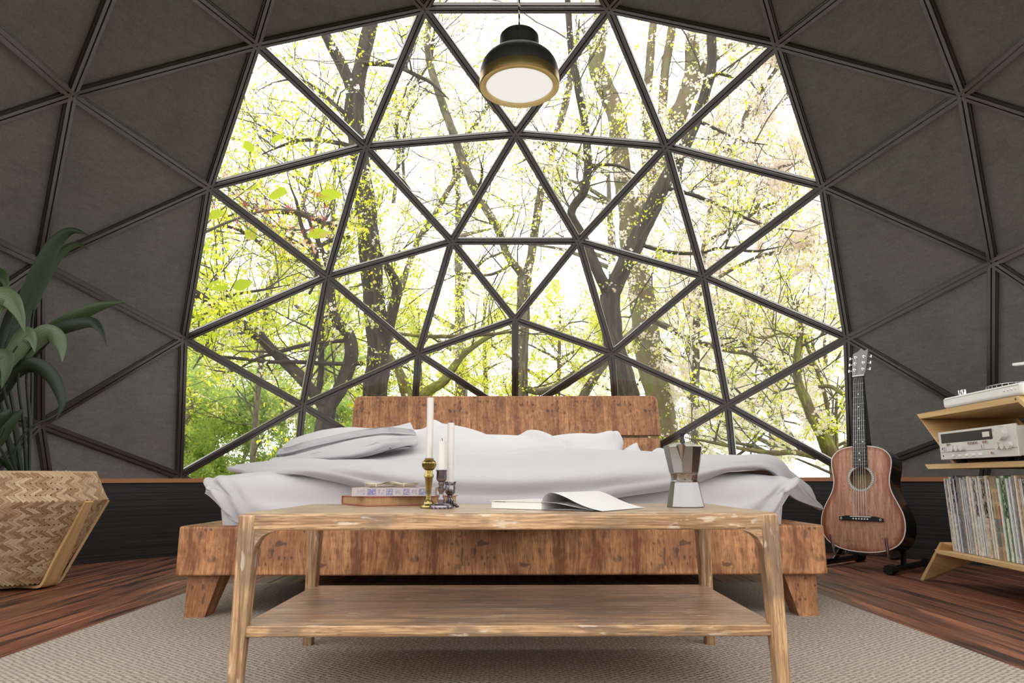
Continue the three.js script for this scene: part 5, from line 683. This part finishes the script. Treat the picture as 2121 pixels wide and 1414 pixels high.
{
  // records: each jacket its own thing, standing close with small tilts
  const looks = []; for (let i = 0; i < 14; i++) {
    const r = mulberry(300 + i), base = [[196, 192, 186], [170, 168, 168], [205, 186, 160], [150, 150, 152], [120, 118, 122], [212, 208, 202], [96, 98, 108], [188, 164, 132], [60, 58, 62], [176, 180, 186], [74, 128, 74], [140, 150, 168], [200, 196, 190], [132, 122, 112]][i];
    looks.push(std({ map: texture(64, 256, (u, v) => { const n = fbm(u * 6 + i * 5, v * 30, 64, 64, 4, i * 7), s = vnoise(u * 20 + i, v * 6, 64, 64, i), k = 0.62 + n * 0.75; let c = [base[0] * k, base[1] * k, base[2] * k]; if (v < 0.45 && i % 3 === 2) c = mix3(c, [34, 32, 36], sstep(n, 0.42, 0.55)); if (s > 0.7) c = mix3(c, [222, 204, 160], 0.4); return c; }, true, [0.02, 0.31]), roughness: 0.6 }));
  }
  const kinds = ['grey', 'pale grey', 'cream', 'mid grey', 'slate', 'white', 'blue grey', 'tan', 'black', 'silver', 'green', 'light blue', 'off white', 'brown grey'];
  const ones = ['', 'first', 'second', 'third', 'fourth', 'fifth', 'sixth', 'seventh', 'eighth', 'ninth', 'tenth', 'eleventh', 'twelfth', 'thirteenth', 'fourteenth', 'fifteenth', 'sixteenth', 'seventeenth', 'eighteenth', 'nineteenth'], tens = { 2: 'twent', 3: 'thirt', 4: 'fort', 5: 'fift', 6: 'sixt', 7: 'sevent', 8: 'eight' };
  const ORD = (n) => { n += 1; return n < 20 ? ones[n] : n % 10 ? tens[Math.floor(n / 10)] + 'y-' + ones[n % 10] : tens[Math.floor(n / 10)] + 'ieth'; };
  let x = 0.199, i = 0;
  while (x < 1.08) {
    const patch = i === 22, w = patch ? 0.042 : rnd(0.009, 0.0175), h = 0.293 + rnd(-0.012, 0.003), k = patch ? 2 : [0, 2, 1, 5, 6, 11, 4, 13, 3, 8, 9, 0, 7, 12, 5, 1, 6, 0, 2, 9, 7, 2, 2, 0, 10, 5, 10, 9, 1, 4, 7, 0, 6, 2][i % 34], tilt = 0.03 - 0.05 * ((x - 0.2) / 0.9) + rnd(-0.006, 0.006);
    const label = patch ? 'wide patchwork record jacket with red and tan pictures showing its front' : `${kinds[k]} record jacket, ${ORD(i)} from the left end of the row of records`;
    const t = onShelf('record', label, 'record', patch ? null : 'record jackets standing on the bottom board', x + w / 2, 0.1405, -0.03 - rnd(0.0, 0.008));
    if (patch) {
      const cover = printTex(256, 256, (g, W, H) => { g.fillStyle = '#b99d74'; g.fillRect(0, 0, W, H); const r = mulberry(9); for (let a = 0; a < 6; a++) for (let b = 0; b < 6; b++) { g.fillStyle = ['#c9ae84', '#a58d6c', '#8f8a80', '#6f7a78', '#bda27a'][Math.floor(r() * 5)]; g.fillRect(a * 43, b * 43, 41, 41); g.strokeStyle = '#6a5b48'; g.lineWidth = 2; for (let q = 4; q < 18; q += 5) { g.beginPath(); g.arc(a * 43 + 21, b * 43 + 21, q, 0, 7); g.stroke(); } } g.fillStyle = '#b21f22'; g.fillRect(150, 90, 52, 60); g.fillRect(176, 30, 40, 22); });
      const g = rbox(0.041, h, 0.31, 0.001, 1), uv = g.attributes.uv, p = g.attributes.position; for (let q = 0; q < uv.count; q++) uv.setXY(q, 0.45 + p.getX(q) * 9, p.getY(q) / 0.3 + 0.5);
      part('jacket', g.translate(0, h / 2, -0.16), std({ map: cover, roughness: 0.6 }), t);
    } else { const g = boxUV(rbox(w - 0.0008, h, 0.31, Math.min(0.0015, w * 0.2), 1), 'y', rng(), 0).translate(0, h / 2, -0.158); part('jacket', g, looks[k], t); if (w > 0.013) part('sleeve_edge', rbox(w * 0.25, h - 0.004, 0.3, 0.0004, 1).translate(w * 0.1, h / 2, -0.151), M.white, t); }
    t.rotation.order = 'YXZ'; t.rotation.z = tilt; x += w + 0.0006; i++;
  }
}
// ---------------------------------------------------------------- planter basket with its wooden cradle, and the plant
const BASKET = [-2.0, 0, -0.7], TOC = V(-0.0355 + 2.0, 0, 2.2206 + 0.7).normalize(), RIGHT = V(0, 1, 0).cross(TOC);
{
  const t = thing('planter_basket', 'woven palm leaf planter in a bent light wood cradle', 'planter', null, BASKET);
  const prof = [[0.12, 0.028], [0.265, 0.342], [0.212, 0.457]];
  part('basket_shell', lathe([[0, 0.03], [0.116, 0.03], [0.26, 0.342], [0.207, 0.455], [0.2, 0.455], [0.25, 0.342], [0.19, 0.3], [0, 0.3]], 64), std({ color: '#6d5440', roughness: 0.9 }), t);
  part('rim', lathe([[0.2, 0.454], [0.2125, 0.45], [0.2185, 0.4505], [0.2175, 0.4605], [0.2, 0.4605]], 64), std({ color: '#c4a681', roughness: 0.75 }), t);
  part('soil', lathe([[0.214, 0.405], [0.1, 0.41], [0, 0.412]], 32), std({ color: '#3a2d24', roughness: 1 }), t);
  const strip = (L, w, b) => { const g = rbox(w, L, 0.0035, 0.0014, 1), p = g.attributes.position; for (let i = 0; i < p.count; i++) p.setZ(i, p.getZ(i) + b * 0.7 * (1 - (2 * p.getY(i) / L) ** 2)); g.computeVertexNormals(); return boxUV(g, 'y', rng()); };
  const shapes = [0.042, 0.046, 0.039].map((L) => strip(L, 0.0135, 0.0035)), straw = texture(128, 128, (u, v) => { const k = 0.78 + 0.4 * (fbm(u * 20, v * 3, 20, 3, 3, 3) - 0.3); return [255 * k, 250 * k, 245 * k]; }, true, [0.03, 0.1]);
  const mats = ['#d2b591', '#c2a27c', '#b08d68', '#dcc3a2', '#a5835f', '#c9ad8a'].map((c) => std({ color: c, map: straw, roughness: 0.7 }));
  const list = [], len1 = Math.hypot(0.145, 0.314), len2 = Math.hypot(0.053, 0.115), total = len1 + len2, rows = Math.round(total / 0.0245);
  for (let r = 0; r < rows; r++) {
    const s = (r + 0.5) / rows * total, a = s < len1 ? s / len1 : (s - len1) / len2, p0 = s < len1 ? prof[0] : prof[1], p1 = s < len1 ? prof[1] : prof[2], rad = lerp(p0[0], p1[0], a), y = lerp(p0[1], p1[1], a), n = Math.round(rad * 2 * Math.PI / 0.0165);
    const up = V(p1[0] - p0[0], p1[1] - p0[1], 0).normalize();
    for (let k = 0; k < n; k++) { const th = (k + (r % 2) * 0.5) / n * Math.PI * 2, out = V(Math.sin(th), 0, Math.cos(th)), tan = V(Math.cos(th), 0, -Math.sin(th)), slope = out.clone().multiplyScalar(up.x).add(V(0, up.y, 0)), nrm = tan.clone().cross(slope).normalize().negate(); if (nrm.dot(out) < 0) nrm.negate(); const an = (r % 2 ? 1 : -1) * 0.95 + rnd(-0.07, 0.07), dir = slope.clone().multiplyScalar(Math.cos(an)).addScaledVector(tan, Math.sin(an)), sd = dir.clone().cross(nrm).normalize(); list.push({ m: new THREE.Matrix4().makeBasis(sd, dir, nrm).setPosition(out.multiplyScalar(rad + 0.001).add(V(0, y, 0)).addScaledVector(nrm, rnd(0, 0.0012))), face: V(Math.sin(th), 0, Math.cos(th)).dot(TOC) + 1.1 * V(Math.sin(th), 0, Math.cos(th)).dot(RIGHT) }); }
  }
  list.sort((a, b) => b.face - a.face);
  list.slice(0, 300).forEach((q) => { const o = part('weave_strip', shapes[Math.floor(rng() * 3)], mats[Math.floor(rng() * 6)], t); o.applyMatrix4(q.m); });
  const others = list.slice(300), rest = new THREE.InstancedMesh(shapes[0], std({ color: '#ffffff', map: straw, roughness: 0.7 }), others.length); others.forEach((q, i) => { rest.setMatrixAt(i, q.m); rest.setColorAt(i, mats[Math.floor(rng() * 6)].color); }); rest.name = 'weave'; rest.userData.kind = 'stuff'; t.add(rest);
  for (const deg of [44, 89, 224, 269]) {
    const a = deg * Math.PI / 180, d = TOC.clone().multiplyScalar(Math.cos(a)).addScaledVector(RIGHT, Math.sin(a)), n2 = V(d.z, 0, -d.x), path = [[0.276, 0.338], [0.225, 0.225], [0.17, 0.1], [0.142, 0.035], [0.128, 0.014], [0.105, 0.007], [0, 0.007]].map(([r, y]) => [r, y]);
    const curve = new THREE.CatmullRomCurve3(path.map(([r, y]) => V(r, y, 0)), false, 'catmullrom', 0.3), pts = curve.getPoints(40), pos = [], uv = [], id = []; let run = 0;
    pts.forEach((p, i) => { const q = pts[Math.min(i + 1, 40)].clone().sub(pts[Math.max(i - 1, 0)]).normalize(), o = V(-q.y, q.x, 0); if (i) run += p.distanceTo(pts[i - 1]); const w = lerp(0.02, 0.036, sstep(run, 0, 0.3)); [[-w, 0], [w, 0], [w, 0.011], [-w, 0.011]].forEach(([s, h]) => { const e = d.clone().multiplyScalar(p.x - o.x * h).add(V(0, p.y - o.y * h, 0)).addScaledVector(n2, s); pos.push(e.x, Math.max(0.0005, e.y), e.z); uv.push(s + h, run); }); if (i) for (let s = 0; s < 4; s++) { const A = (i - 1) * 4 + s, B = (i - 1) * 4 + (s + 1) % 4; id.push(A, B, A + 4, B, B + 4, A + 4); } });
    id.push(0, 2, 1, 0, 3, 2); const g = new THREE.BufferGeometry(); g.setAttribute('position', new THREE.Float32BufferAttribute(pos, 3)); g.setAttribute('uv', new THREE.Float32BufferAttribute(uv, 2)); g.setIndex(id); part('cradle_strap', toCreasedNormals(g, 0.6), M.pine, t);
  }
  // plant: pleated strap leaves
  const pl = thing('potted_plant', 'dark green plant with broad pleated arching leaves in the woven planter', 'plant', null, BASKET);
  const veins = texture(256, 128, (u, v) => { const k = 0.45 + 0.55 * Math.pow(Math.abs(Math.cos(u * Math.PI * 13)), 0.6) + (vnoise(u * 40, v * 6, 40, 6, 3) - 0.5) * 0.2; return [235 * k, 245 * k, 225 * k]; }, true, [1, 1]);
  const greens = [['#34452c', 0.5], ['#4a5c3c', 0.45], ['#2a3722', 0.5], ['#77866a', 0.4]].map(([c, r]) => phys({ color: c, map: veins, roughness: r, transmission: 0.08, side: THREE.DoubleSide }));
  PLANT.forEach((L, li) => {
    const c = new THREE.CatmullRomCurve3(L.at.map((p) => V(...p))), n = 44, m = 26, pos = [], uv = [], id = [], mid = RIGHT.clone().multiplyScalar(0.0), thin = L.w < 0.01;
    if (thin) { part('stem', limb(L.at.map((p) => [...p, 0.004]), 8, 0.02), greens[0], pl); return; }
    for (let i = 0; i <= n; i++) {
      const t = i / n, p = c.getPoint(t), tg = c.getTangent(t), sd = tg.clone().cross(TOC).normalize(), up = sd.clone().cross(tg).normalize(), tw = (li % 3 - 1) * 0.35 + (t - 0.5) * 0.5, s2 = sd.clone().multiplyScalar(Math.cos(tw)).addScaledVector(up, Math.sin(tw)), u2 = s2.clone().cross(tg).normalize(), w = 0.86 * L.w * 1.06 * Math.pow(Math.sin(Math.PI * Math.pow(clamp(0.07 + t * 0.93, 0, 1), 0.78)), 0.95);
      for (let j = 0; j <= m; j++) { const f = j / m * 2 - 1, q = p.clone().addScaledVector(s2, f * w).addScaledVector(u2, -w * 0.3 * f * f + 0.0016 * (j % 2) * Math.min(1, w / 0.02) * (1 - t * 0.5)); pos.push(q.x, q.y, q.z); uv.push(j / m, t); if (i && j < m) { const A = (i - 1) * (m + 1) + j, B = A + m + 1; id.push(A, A + 1, B, B, A + 1, B + 1); } }
    }
    const g = new THREE.BufferGeometry(); g.setAttribute('position', new THREE.Float32BufferAttribute(pos, 3)); g.setAttribute('uv', new THREE.Float32BufferAttribute(uv, 2)); g.setIndex(id); g.computeVertexNormals(); part('leaf', g, greens[[0, 1, 2, 1, 2, 3, 3, 3, 0, 2, 1, 0, 0, 1, 0, 0][li % 16]], pl);
    const p0 = L.at[0]; if (p0[1] > 0.5) part('stem', limb([[p0[0] * 0.25, 0.4, p0[2] * 0.25, 0.007], [p0[0] * 0.6, (0.4 + p0[1]) / 2, p0[2] * 0.6, 0.006], [...L.at[0], 0.005], [...L.at[1], 0.003]], 8, 0.03), greens[2], pl);
  });
}
// ---------------------------------------------------------------- trees outside
const BARK = {
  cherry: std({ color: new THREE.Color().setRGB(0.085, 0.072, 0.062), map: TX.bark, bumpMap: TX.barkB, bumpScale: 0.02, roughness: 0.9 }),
  plane: std({ color: new THREE.Color().setRGB(0.6, 0.6, 0.55), map: TX.plane, bumpMap: TX.barkB, bumpScale: 0.008, roughness: 0.9 }),
  moss: std({ map: TX.moss, bumpMap: TX.barkB, bumpScale: 0.02, roughness: 1 }),
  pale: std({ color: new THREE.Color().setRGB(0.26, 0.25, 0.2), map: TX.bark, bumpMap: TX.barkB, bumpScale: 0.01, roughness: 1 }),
  haze: std({ color: new THREE.Color().setRGB(0.24, 0.22, 0.16), roughness: 1 }),
  twig: std({ color: new THREE.Color().setRGB(0.09, 0.08, 0.06), roughness: 0.9 }),
};
const leafGeo = (() => { const g = new THREE.BufferGeometry(), p = [[0, 0, 0], [-0.24, 0.25, 0.05], [0.24, 0.25, 0.05], [0, 0.3, 0], [-0.3, 0.52, 0.07], [0.3, 0.52, 0.07], [0, 0.6, 0.0], [-0.17, 0.8, 0.03], [0.17, 0.8, 0.03], [0, 1.05, -0.06]]; g.setAttribute('position', new THREE.Float32BufferAttribute(p.flat(), 3)); g.setIndex([0, 3, 1, 0, 2, 3, 1, 3, 4, 3, 6, 4, 2, 5, 3, 3, 5, 6, 4, 6, 7, 5, 8, 6, 6, 9, 7, 6, 8, 9]); g.computeVertexNormals(); return g; })();
const petalGeo = (() => { const pos = [], id = []; for (let k = 0; k < 5; k++) { const a = k / 5 * 6.283, b = pos.length / 3, P = (r, da, y) => pos.push(Math.cos(a + da) * r, y, Math.sin(a + da) * r); P(0.02, 0, 0); P(0.34, -0.55, 0.1); P(0.34, 0.55, 0.1); P(0.52, -0.25, 0.16); P(0.52, 0.25, 0.16); id.push(b, b + 2, b + 1, b + 1, b + 2, b + 3, b + 2, b + 4, b + 3); } const g = new THREE.BufferGeometry(); g.setAttribute('position', new THREE.Float32BufferAttribute(pos, 3)); g.setIndex(id); g.computeVertexNormals(); return g; })();
const starGeo = (() => { const pos = [], id = []; for (let k = 0; k < 5; k++) { const a = k / 5 * 6.283, b = pos.length / 3; pos.push(0, 0, 0, Math.cos(a - 0.25) * 0.2, 0.05, Math.sin(a - 0.25) * 0.2, Math.cos(a) * 0.5, 0.12, Math.sin(a) * 0.5, Math.cos(a + 0.25) * 0.2, 0.05, Math.sin(a + 0.25) * 0.2); id.push(b, b + 2, b + 1, b, b + 3, b + 2); } const g = new THREE.BufferGeometry(); g.setAttribute('position', new THREE.Float32BufferAttribute(pos, 3)); g.setIndex(id); g.computeVertexNormals(); return g; })();
const leafMat = phys({ color: '#ffffff', transmission: 0.6, roughness: 1, thickness: 0, side: THREE.DoubleSide, specularIntensity: 0.1 });
const petalMat = phys({ color: '#ffffff', transmission: 0.65, roughness: 1, thickness: 0, side: THREE.DoubleSide, specularIntensity: 0.1 });
function strew(name, geo, mat, list, parent) {            // list of [position, size, colour]
  if (!list.length) return; const o = new THREE.InstancedMesh(geo, mat, list.length), q = new THREE.Quaternion(), m = new THREE.Matrix4(), c = new THREE.Color(), e = new THREE.Euler();
  list.forEach(([p, s, col, r], i) => { e.set(r() * 6.28, r() * 6.28, r() * 6.28); q.setFromEuler(e); m.compose(p, q, V(s, s, s)); o.setMatrixAt(i, m); o.setColorAt(i, c.setRGB(...col)); });
  o.name = name; o.userData.kind = 'stuff'; o.castShadow = o.receiveShadow = true; parent.add(o);
}
const YG = [[0.8, 0.84, 0.05], [0.66, 0.76, 0.05], [0.88, 0.84, 0.08], [0.5, 0.64, 0.05], [0.84, 0.78, 0.05]], PK = [[0.9, 0.82, 0.8], [0.95, 0.9, 0.86], [0.9, 0.74, 0.74], [0.95, 0.93, 0.88]];
function twigMesh(list) {                                  // three-sided tapering twigs, one geometry
  const pos = [], nor = [], id = [], d = V(), a = V(), b = V();
  for (const pts of list) { const base = pos.length / 3; pts.forEach((p, i) => { const q = pts[Math.min(i + 1, pts.length - 1)], o = pts[Math.max(i - 1, 0)]; d.set(q[0] - o[0], q[1] - o[1], q[2] - o[2]).normalize(); a.set(-d.z, 0.15, d.x).normalize(); b.crossVectors(d, a).normalize(); a.crossVectors(b, d); for (let k = 0; k < 3; k++) { const c = Math.cos(k * 2.0944), s = Math.sin(k * 2.0944), nx = a.x * c + b.x * s, ny = a.y * c + b.y * s, nz = a.z * c + b.z * s; pos.push(p[0] + nx * p[3], p[1] + ny * p[3], p[2] + nz * p[3]); nor.push(nx, ny, nz); if (i) { const A = base + (i - 1) * 3 + k, B = base + (i - 1) * 3 + (k + 1) % 3; id.push(A, B, A + 3, B, B + 3, A + 3); } } }); }
  const g = new THREE.BufferGeometry(); g.setAttribute('position', new THREE.Float32BufferAttribute(pos, 3)); g.setAttribute('normal', new THREE.Float32BufferAttribute(nor, 3)); g.setIndex(id); return g;
}
function grow(t, limbs, o) {
  const r = mulberry(o.seed), twigs = [], leaves = [], blooms = [];
  const spray = (p, dir, len, rad, depth) => {
    const pts = [[p.x, p.y, p.z, rad]], d = dir.clone(), q = p.clone(), n = 4;
    for (let i = 0; i < n; i++) { d.x += (r() - 0.5) * 0.7; d.y += (r() - 0.5) * 0.6 + 0.08; d.z += (r() - 0.5) * 0.7; d.normalize(); q.addScaledVector(d, len / n); pts.push([q.x, q.y, q.z, rad * (1 - (i + 1) / n * 0.75)]);
      if (depth > 0 && r() < 0.85) { const e = d.clone().add(V(r() - 0.5, r() - 0.5, r() - 0.5).multiplyScalar(1.7)).normalize(); spray(q.clone(), e, len * (0.35 + r() * 0.35), rad * 0.55, depth - 1); }
      if (depth === 0 || i > 1) { const nl = o.leaf * 1.8 * (0.4 + r() * 1.2); for (let k = 0; k < nl; k++) leaves.push([q.clone().add(V(r() - 0.5, r() - 0.5, r() - 0.5).multiplyScalar(o.size * 2.4)), o.size * (0.45 + r() * 0.7), (o.tint ?? YG)[Math.floor(r() * (o.tint ?? YG).length)], r]);
        if (r() < (o.bloom ?? 0)) { const nb = (o.many ?? 1.6) * (3 + r() * 6); for (let k = 0; k < nb; k++) blooms.push([q.clone().add(V(r() - 0.5, r() - 0.5, r() - 0.5).multiplyScalar(0.13)), (o.petal ?? 0.03) * (0.7 + r() * 0.5), (o.pk ?? PK)[Math.floor(r() * (o.pk ?? PK).length)], r]); } }
    }
    twigs.push(pts);
  };
  limbs.forEach((L) => {
    const cur = new THREE.CatmullRomCurve3(L.at.map((p) => V(p[0], p[1], p[2])), false, 'centripetal'), len = cur.getLength(), n = Math.round(len * o.density * 1.2);
    for (let i = 0; i < n; i++) { const f = 0.06 + 0.94 * r(), p = cur.getPoint(f), k = Math.min(Math.floor(f * (L.at.length - 1)), L.at.length - 2), rad = L.at[k][3]; if (rad > 0.055 && r() < 0.82) continue; if (p.y < o.low) continue; const tg = cur.getTangent(f), e = V(r() - 0.5, r() - 0.35, r() - 0.5).normalize().multiplyScalar(1.2).add(tg.multiplyScalar(0.5)).normalize(); spray(p, e, o.reach * (0.5 + r() * 0.9), Math.min(0.013, rad * 0.6) * (0.6 + r() * 0.5), 2); }
  });
  const tw = part('twig', twigMesh(twigs), o.twig ?? BARK.twig, t); tw.userData.kind = 'stuff';
  strew('foliage', leafGeo, leafMat, leaves, t); strew('blossom', petalGeo, petalMat, blooms, t); return [leaves.length, blooms.length];
}
const LOOK = {
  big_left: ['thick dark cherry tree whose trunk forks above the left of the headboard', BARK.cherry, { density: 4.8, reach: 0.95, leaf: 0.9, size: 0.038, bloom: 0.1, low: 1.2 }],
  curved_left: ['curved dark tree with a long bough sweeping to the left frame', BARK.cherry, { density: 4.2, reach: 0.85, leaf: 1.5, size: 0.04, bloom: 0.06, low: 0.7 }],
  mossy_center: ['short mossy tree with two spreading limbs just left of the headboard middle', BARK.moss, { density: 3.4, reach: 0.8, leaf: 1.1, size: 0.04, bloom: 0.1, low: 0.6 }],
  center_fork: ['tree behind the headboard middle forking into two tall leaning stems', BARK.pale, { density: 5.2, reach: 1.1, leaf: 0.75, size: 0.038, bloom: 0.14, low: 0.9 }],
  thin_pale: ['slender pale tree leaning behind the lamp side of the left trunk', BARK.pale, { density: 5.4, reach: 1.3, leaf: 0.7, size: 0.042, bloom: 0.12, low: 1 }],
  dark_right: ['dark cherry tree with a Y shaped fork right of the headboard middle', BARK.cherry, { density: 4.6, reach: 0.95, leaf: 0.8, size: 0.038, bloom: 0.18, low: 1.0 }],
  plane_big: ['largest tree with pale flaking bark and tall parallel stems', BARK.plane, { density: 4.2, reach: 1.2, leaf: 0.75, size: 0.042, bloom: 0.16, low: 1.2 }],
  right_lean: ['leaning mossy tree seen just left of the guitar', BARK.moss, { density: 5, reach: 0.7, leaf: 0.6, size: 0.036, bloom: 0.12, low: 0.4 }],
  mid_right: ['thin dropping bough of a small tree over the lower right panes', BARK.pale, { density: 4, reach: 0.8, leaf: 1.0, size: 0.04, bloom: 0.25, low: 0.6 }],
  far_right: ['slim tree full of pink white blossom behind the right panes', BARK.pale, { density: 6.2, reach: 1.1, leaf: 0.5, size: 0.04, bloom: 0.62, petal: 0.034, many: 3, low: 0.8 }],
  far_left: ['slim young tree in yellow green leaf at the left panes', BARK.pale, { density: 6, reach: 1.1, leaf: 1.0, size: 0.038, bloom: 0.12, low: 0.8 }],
};
let treeSeed = 900;
for (const [key, T] of Object.entries(TRACES)) {
  const [label, bark, opt] = LOOK[key], b = T.limbs[0].at[0], t = thing(T.name, label, 'tree', null, [b[0], -0.12, b[2]]);
  T.limbs.forEach((L, i) => { if (i) L.at.at(-1)[3] = Math.min(L.at.at(-1)[3] * 0.35, 0.012); });
  const rel = T.limbs.map((L) => ({ at: L.at.map((p) => [p[0] - b[0], p[1] + 0.12, p[2] - b[2], p[3]]) }));
  const f = rel[0].at; if (key !== 'mid_right') f.unshift([f[0][0] * 0.9, -0.1, f[0][2], f[0][3] * 1.35]); else f.unshift([f[0][0] - 1.1, -0.1, f[0][2] - 0.2, 0.09], [f[0][0] - 0.9, 1.5, f[0][2] - 0.1, 0.06]);
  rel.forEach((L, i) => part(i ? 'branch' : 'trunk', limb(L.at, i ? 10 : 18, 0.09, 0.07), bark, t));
  grow(t, rel.map((L) => ({ at: L.at })), { ...opt, seed: treeSeed++ });
}
// near sprig of large leaves and red flower stars hanging before the left panes
{
  const t = thing('cherry_sprig', 'low hanging cherry sprig with big lime leaves and red star flowers', 'branch', null, [0, 0, 0]);
  const main = [[-2.9, 2.0, -2.75, 0.016], [-2.45, 2.22, -2.78, 0.013], [-2.1, 2.35, -2.72, 0.01], [-1.8, 2.42, -2.7, 0.007], [-1.52, 2.4, -2.75, 0.004]];
  part('twig', merged([limb([[-3.6, 1.5, -3.1, 0.03], ...main], 6, 0.06), limb([[-2.45, 2.22, -2.78, 0.008], [-2.25, 2.5, -2.85, 0.006], [-2.0, 2.68, -2.8, 0.003]], 5, 0.05), limb([[-2.1, 2.35, -2.72, 0.006], [-1.85, 2.18, -2.7, 0.004], [-1.65, 2.16, -2.72, 0.002]], 5, 0.05)]), BARK.twig, t);
  const bigs = [[-1.72, 2.56, -2.72, 0.2, 1.35], [-1.5, 2.52, -2.72, 0.2, -1.2], [-1.98, 2.6, -2.75, 0.17, 0.8], [-1.55, 2.2, -2.7, 0.19, -0.9], [-2.15, 2.66, -2.8, 0.15, 0.3], [-1.95, 2.18, -2.72, 0.15, 0.5], [-2.2, 2.42, -2.74, 0.14, 2.2], [-2.32, 1.85, -2.8, 0.17, -1.3], [-2.12, 1.83, -2.8, 0.15, -1.1], [-1.9, 3.0, -2.8, 0.14, -0.6], [-2.05, 2.93, -2.8, 0.12, 0.6]], lm = phys({ color: new THREE.Color().setRGB(0.42, 0.52, 0.02), transmission: 0.5, roughness: 1, specularIntensity: 0.08, side: THREE.DoubleSide });
  for (const [x, y, z, s, a] of bigs) { const o = part('leaf', leafGeo, lm, t); o.scale.set(s * 1.15, s, s); o.position.set(x, y, z); o.rotation.set(-0.5 + rnd(-0.3, 0.3), rnd(-0.4, 0.4), a); }
  const r = mulberry(55), stars = []; for (let i = 0; i < 230; i++) { const k = main[Math.floor(r() * 5)], f = r(); stars.push([V(lerp(-2.6, -1.4, f) + (r() - 0.5) * 0.15, 2.42 + (r() - 0.5) * 0.5 + 0.12 * Math.sin(f * 6), -2.74 + (r() - 0.5) * 0.14), 0.045 + r() * 0.03, r() < 0.5 ? [0.5, 0.1, 0.12] : [0.72, 0.32, 0.34], r]); }
  strew('flower', starGeo, petalMat, stars, t);
}
// woodland farther off
{
  const far = (name, x, z, h, label, group, o) => {
    const r = mulberry(o.seed), t = thing(name, label, 'tree', group, [x, -0.12, z]), limbs = [], lean = (r() - 0.5) * 0.8, tr = [[0, -0.1, 0, h * 0.02], [lean * 0.3, h * 0.35, 0.1, h * 0.016], [lean * 0.7, h * 0.65, 0, h * 0.011], [lean, h, 0.1, h * 0.004]];
    limbs.push({ at: tr }); for (let i = 0; i < 9; i++) { const f = 0.12 + r() * 0.8, a = r() * 6.28, L = h * (0.5 - f * 0.3) * (0.5 + r() * 0.6), y = h * f, x0 = lean * f; limbs.push({ at: [[x0, y, 0.05, h * 0.008], [x0 + Math.cos(a) * L * 0.5, y + L * 0.25, Math.sin(a) * L * 0.5, h * 0.005], [x0 + Math.cos(a) * L, y + L * (0.2 + r() * 0.5), Math.sin(a) * L, h * 0.002]] }); }
    limbs.forEach((L, i) => part(i ? 'branch' : 'trunk', limb(L.at, i ? 5 : 8, 0.4, 0.06), o.bark ?? BARK.pale, t)); grow(t, limbs, o);
  };
  const SAGE = [[0.5, 0.64, 0.2], [0.58, 0.68, 0.2], [0.42, 0.58, 0.19], [0.66, 0.7, 0.17]], LIME = [[0.78, 0.8, 0.12], [0.68, 0.74, 0.12], [0.84, 0.8, 0.16]];
  let sd = 4000;
  for (const [x, z, h] of [[-8.8, -11.4, 4.2], [-6.4, -11.2, 3.8], [-11.4, -14.4, 5.4], [-4.6, -13.6, 4.6], [-8.2, -15.2, 5.6]]) far('woodland_tree', x, z, h, 'sage green tree of the woodland behind the lower left panes', 'sage green woodland trees', { seed: sd++, density: 3.0, reach: 1.0, leaf: 3.4, size: 0.07, bloom: 0.02, low: 0.2, tint: SAGE, bark: BARK.haze, twig: BARK.haze });
  for (const [x, z, h] of [[-8.0, -9.2, 1.9], [-6.2, -8.8, 1.7], [-4.9, -10.4, 1.9], [-9.9, -10.2, 2.2], [-3.2, -11.2, 1.9], [-7.2, -13.2, 2.3]]) far('woodland_shrub', x, z, h, 'low sage green shrub at the foot of the woodland on the left', 'sage green shrubs under the woodland', { seed: sd++, density: 6, reach: 0.6, leaf: 4, size: 0.07, bloom: 0.05, low: 0.1, tint: SAGE, bark: BARK.haze, twig: BARK.haze });
  for (const [x, z, h] of [[-1.9, -13, 4.2], [0.9, -12.6, 4.2], [-0.6, -16.4, 5.4], [-4.6, -17.4, 6.5], [-5.6, -7.4, 5.4]]) far('lime_tree', x, z, h, 'lime green tree of the row showing low behind the headboard', 'lime green trees behind the headboard', { seed: sd++, density: 2.6, reach: 1.0, leaf: 2.2, size: 0.075, bloom: 0.05, low: 0.3, tint: LIME });
  for (const [x, z, h] of [[3.4, -10.8, 4.0], [5.7, -10.2, 3.8], [8.2, -11.6, 4.2], [5.0, -13.6, 5], [2.9, -14.6, 4.8], [8.0, -15.2, 5]]) far('blossom_tree', x, z, h, 'white blossoming tree of the grove behind the lower right panes', 'white blossom trees of the grove', { seed: sd++, density: 1.5, reach: 1.0, leaf: 0.25, size: 0.05, bloom: 0.8, petal: 0.05, many: 3, pk: [[0.97, 0.95, 0.9], [0.96, 0.92, 0.84]], low: 0.2, tint: LIME });
  for (const [x, z, h] of [[-6.6, -22, 12], [-1.6, -21, 12.5], [3.6, -20.5, 12], [9.0, -21.5, 12]]) far('tall_tree', x, z, h, 'tall thin leaved tree filling the sky behind the nearer trunks', 'tall trees behind the nearer trunks', { seed: sd++, density: 1.5, reach: 1.7, leaf: 1.0, size: 0.07, bloom: 0.22, petal: 0.06, low: 3 });
}
scene.traverse((o) => { if (o.isMesh) { o.castShadow = true; o.receiveShadow = true; } });
renderer.render(scene, camera);
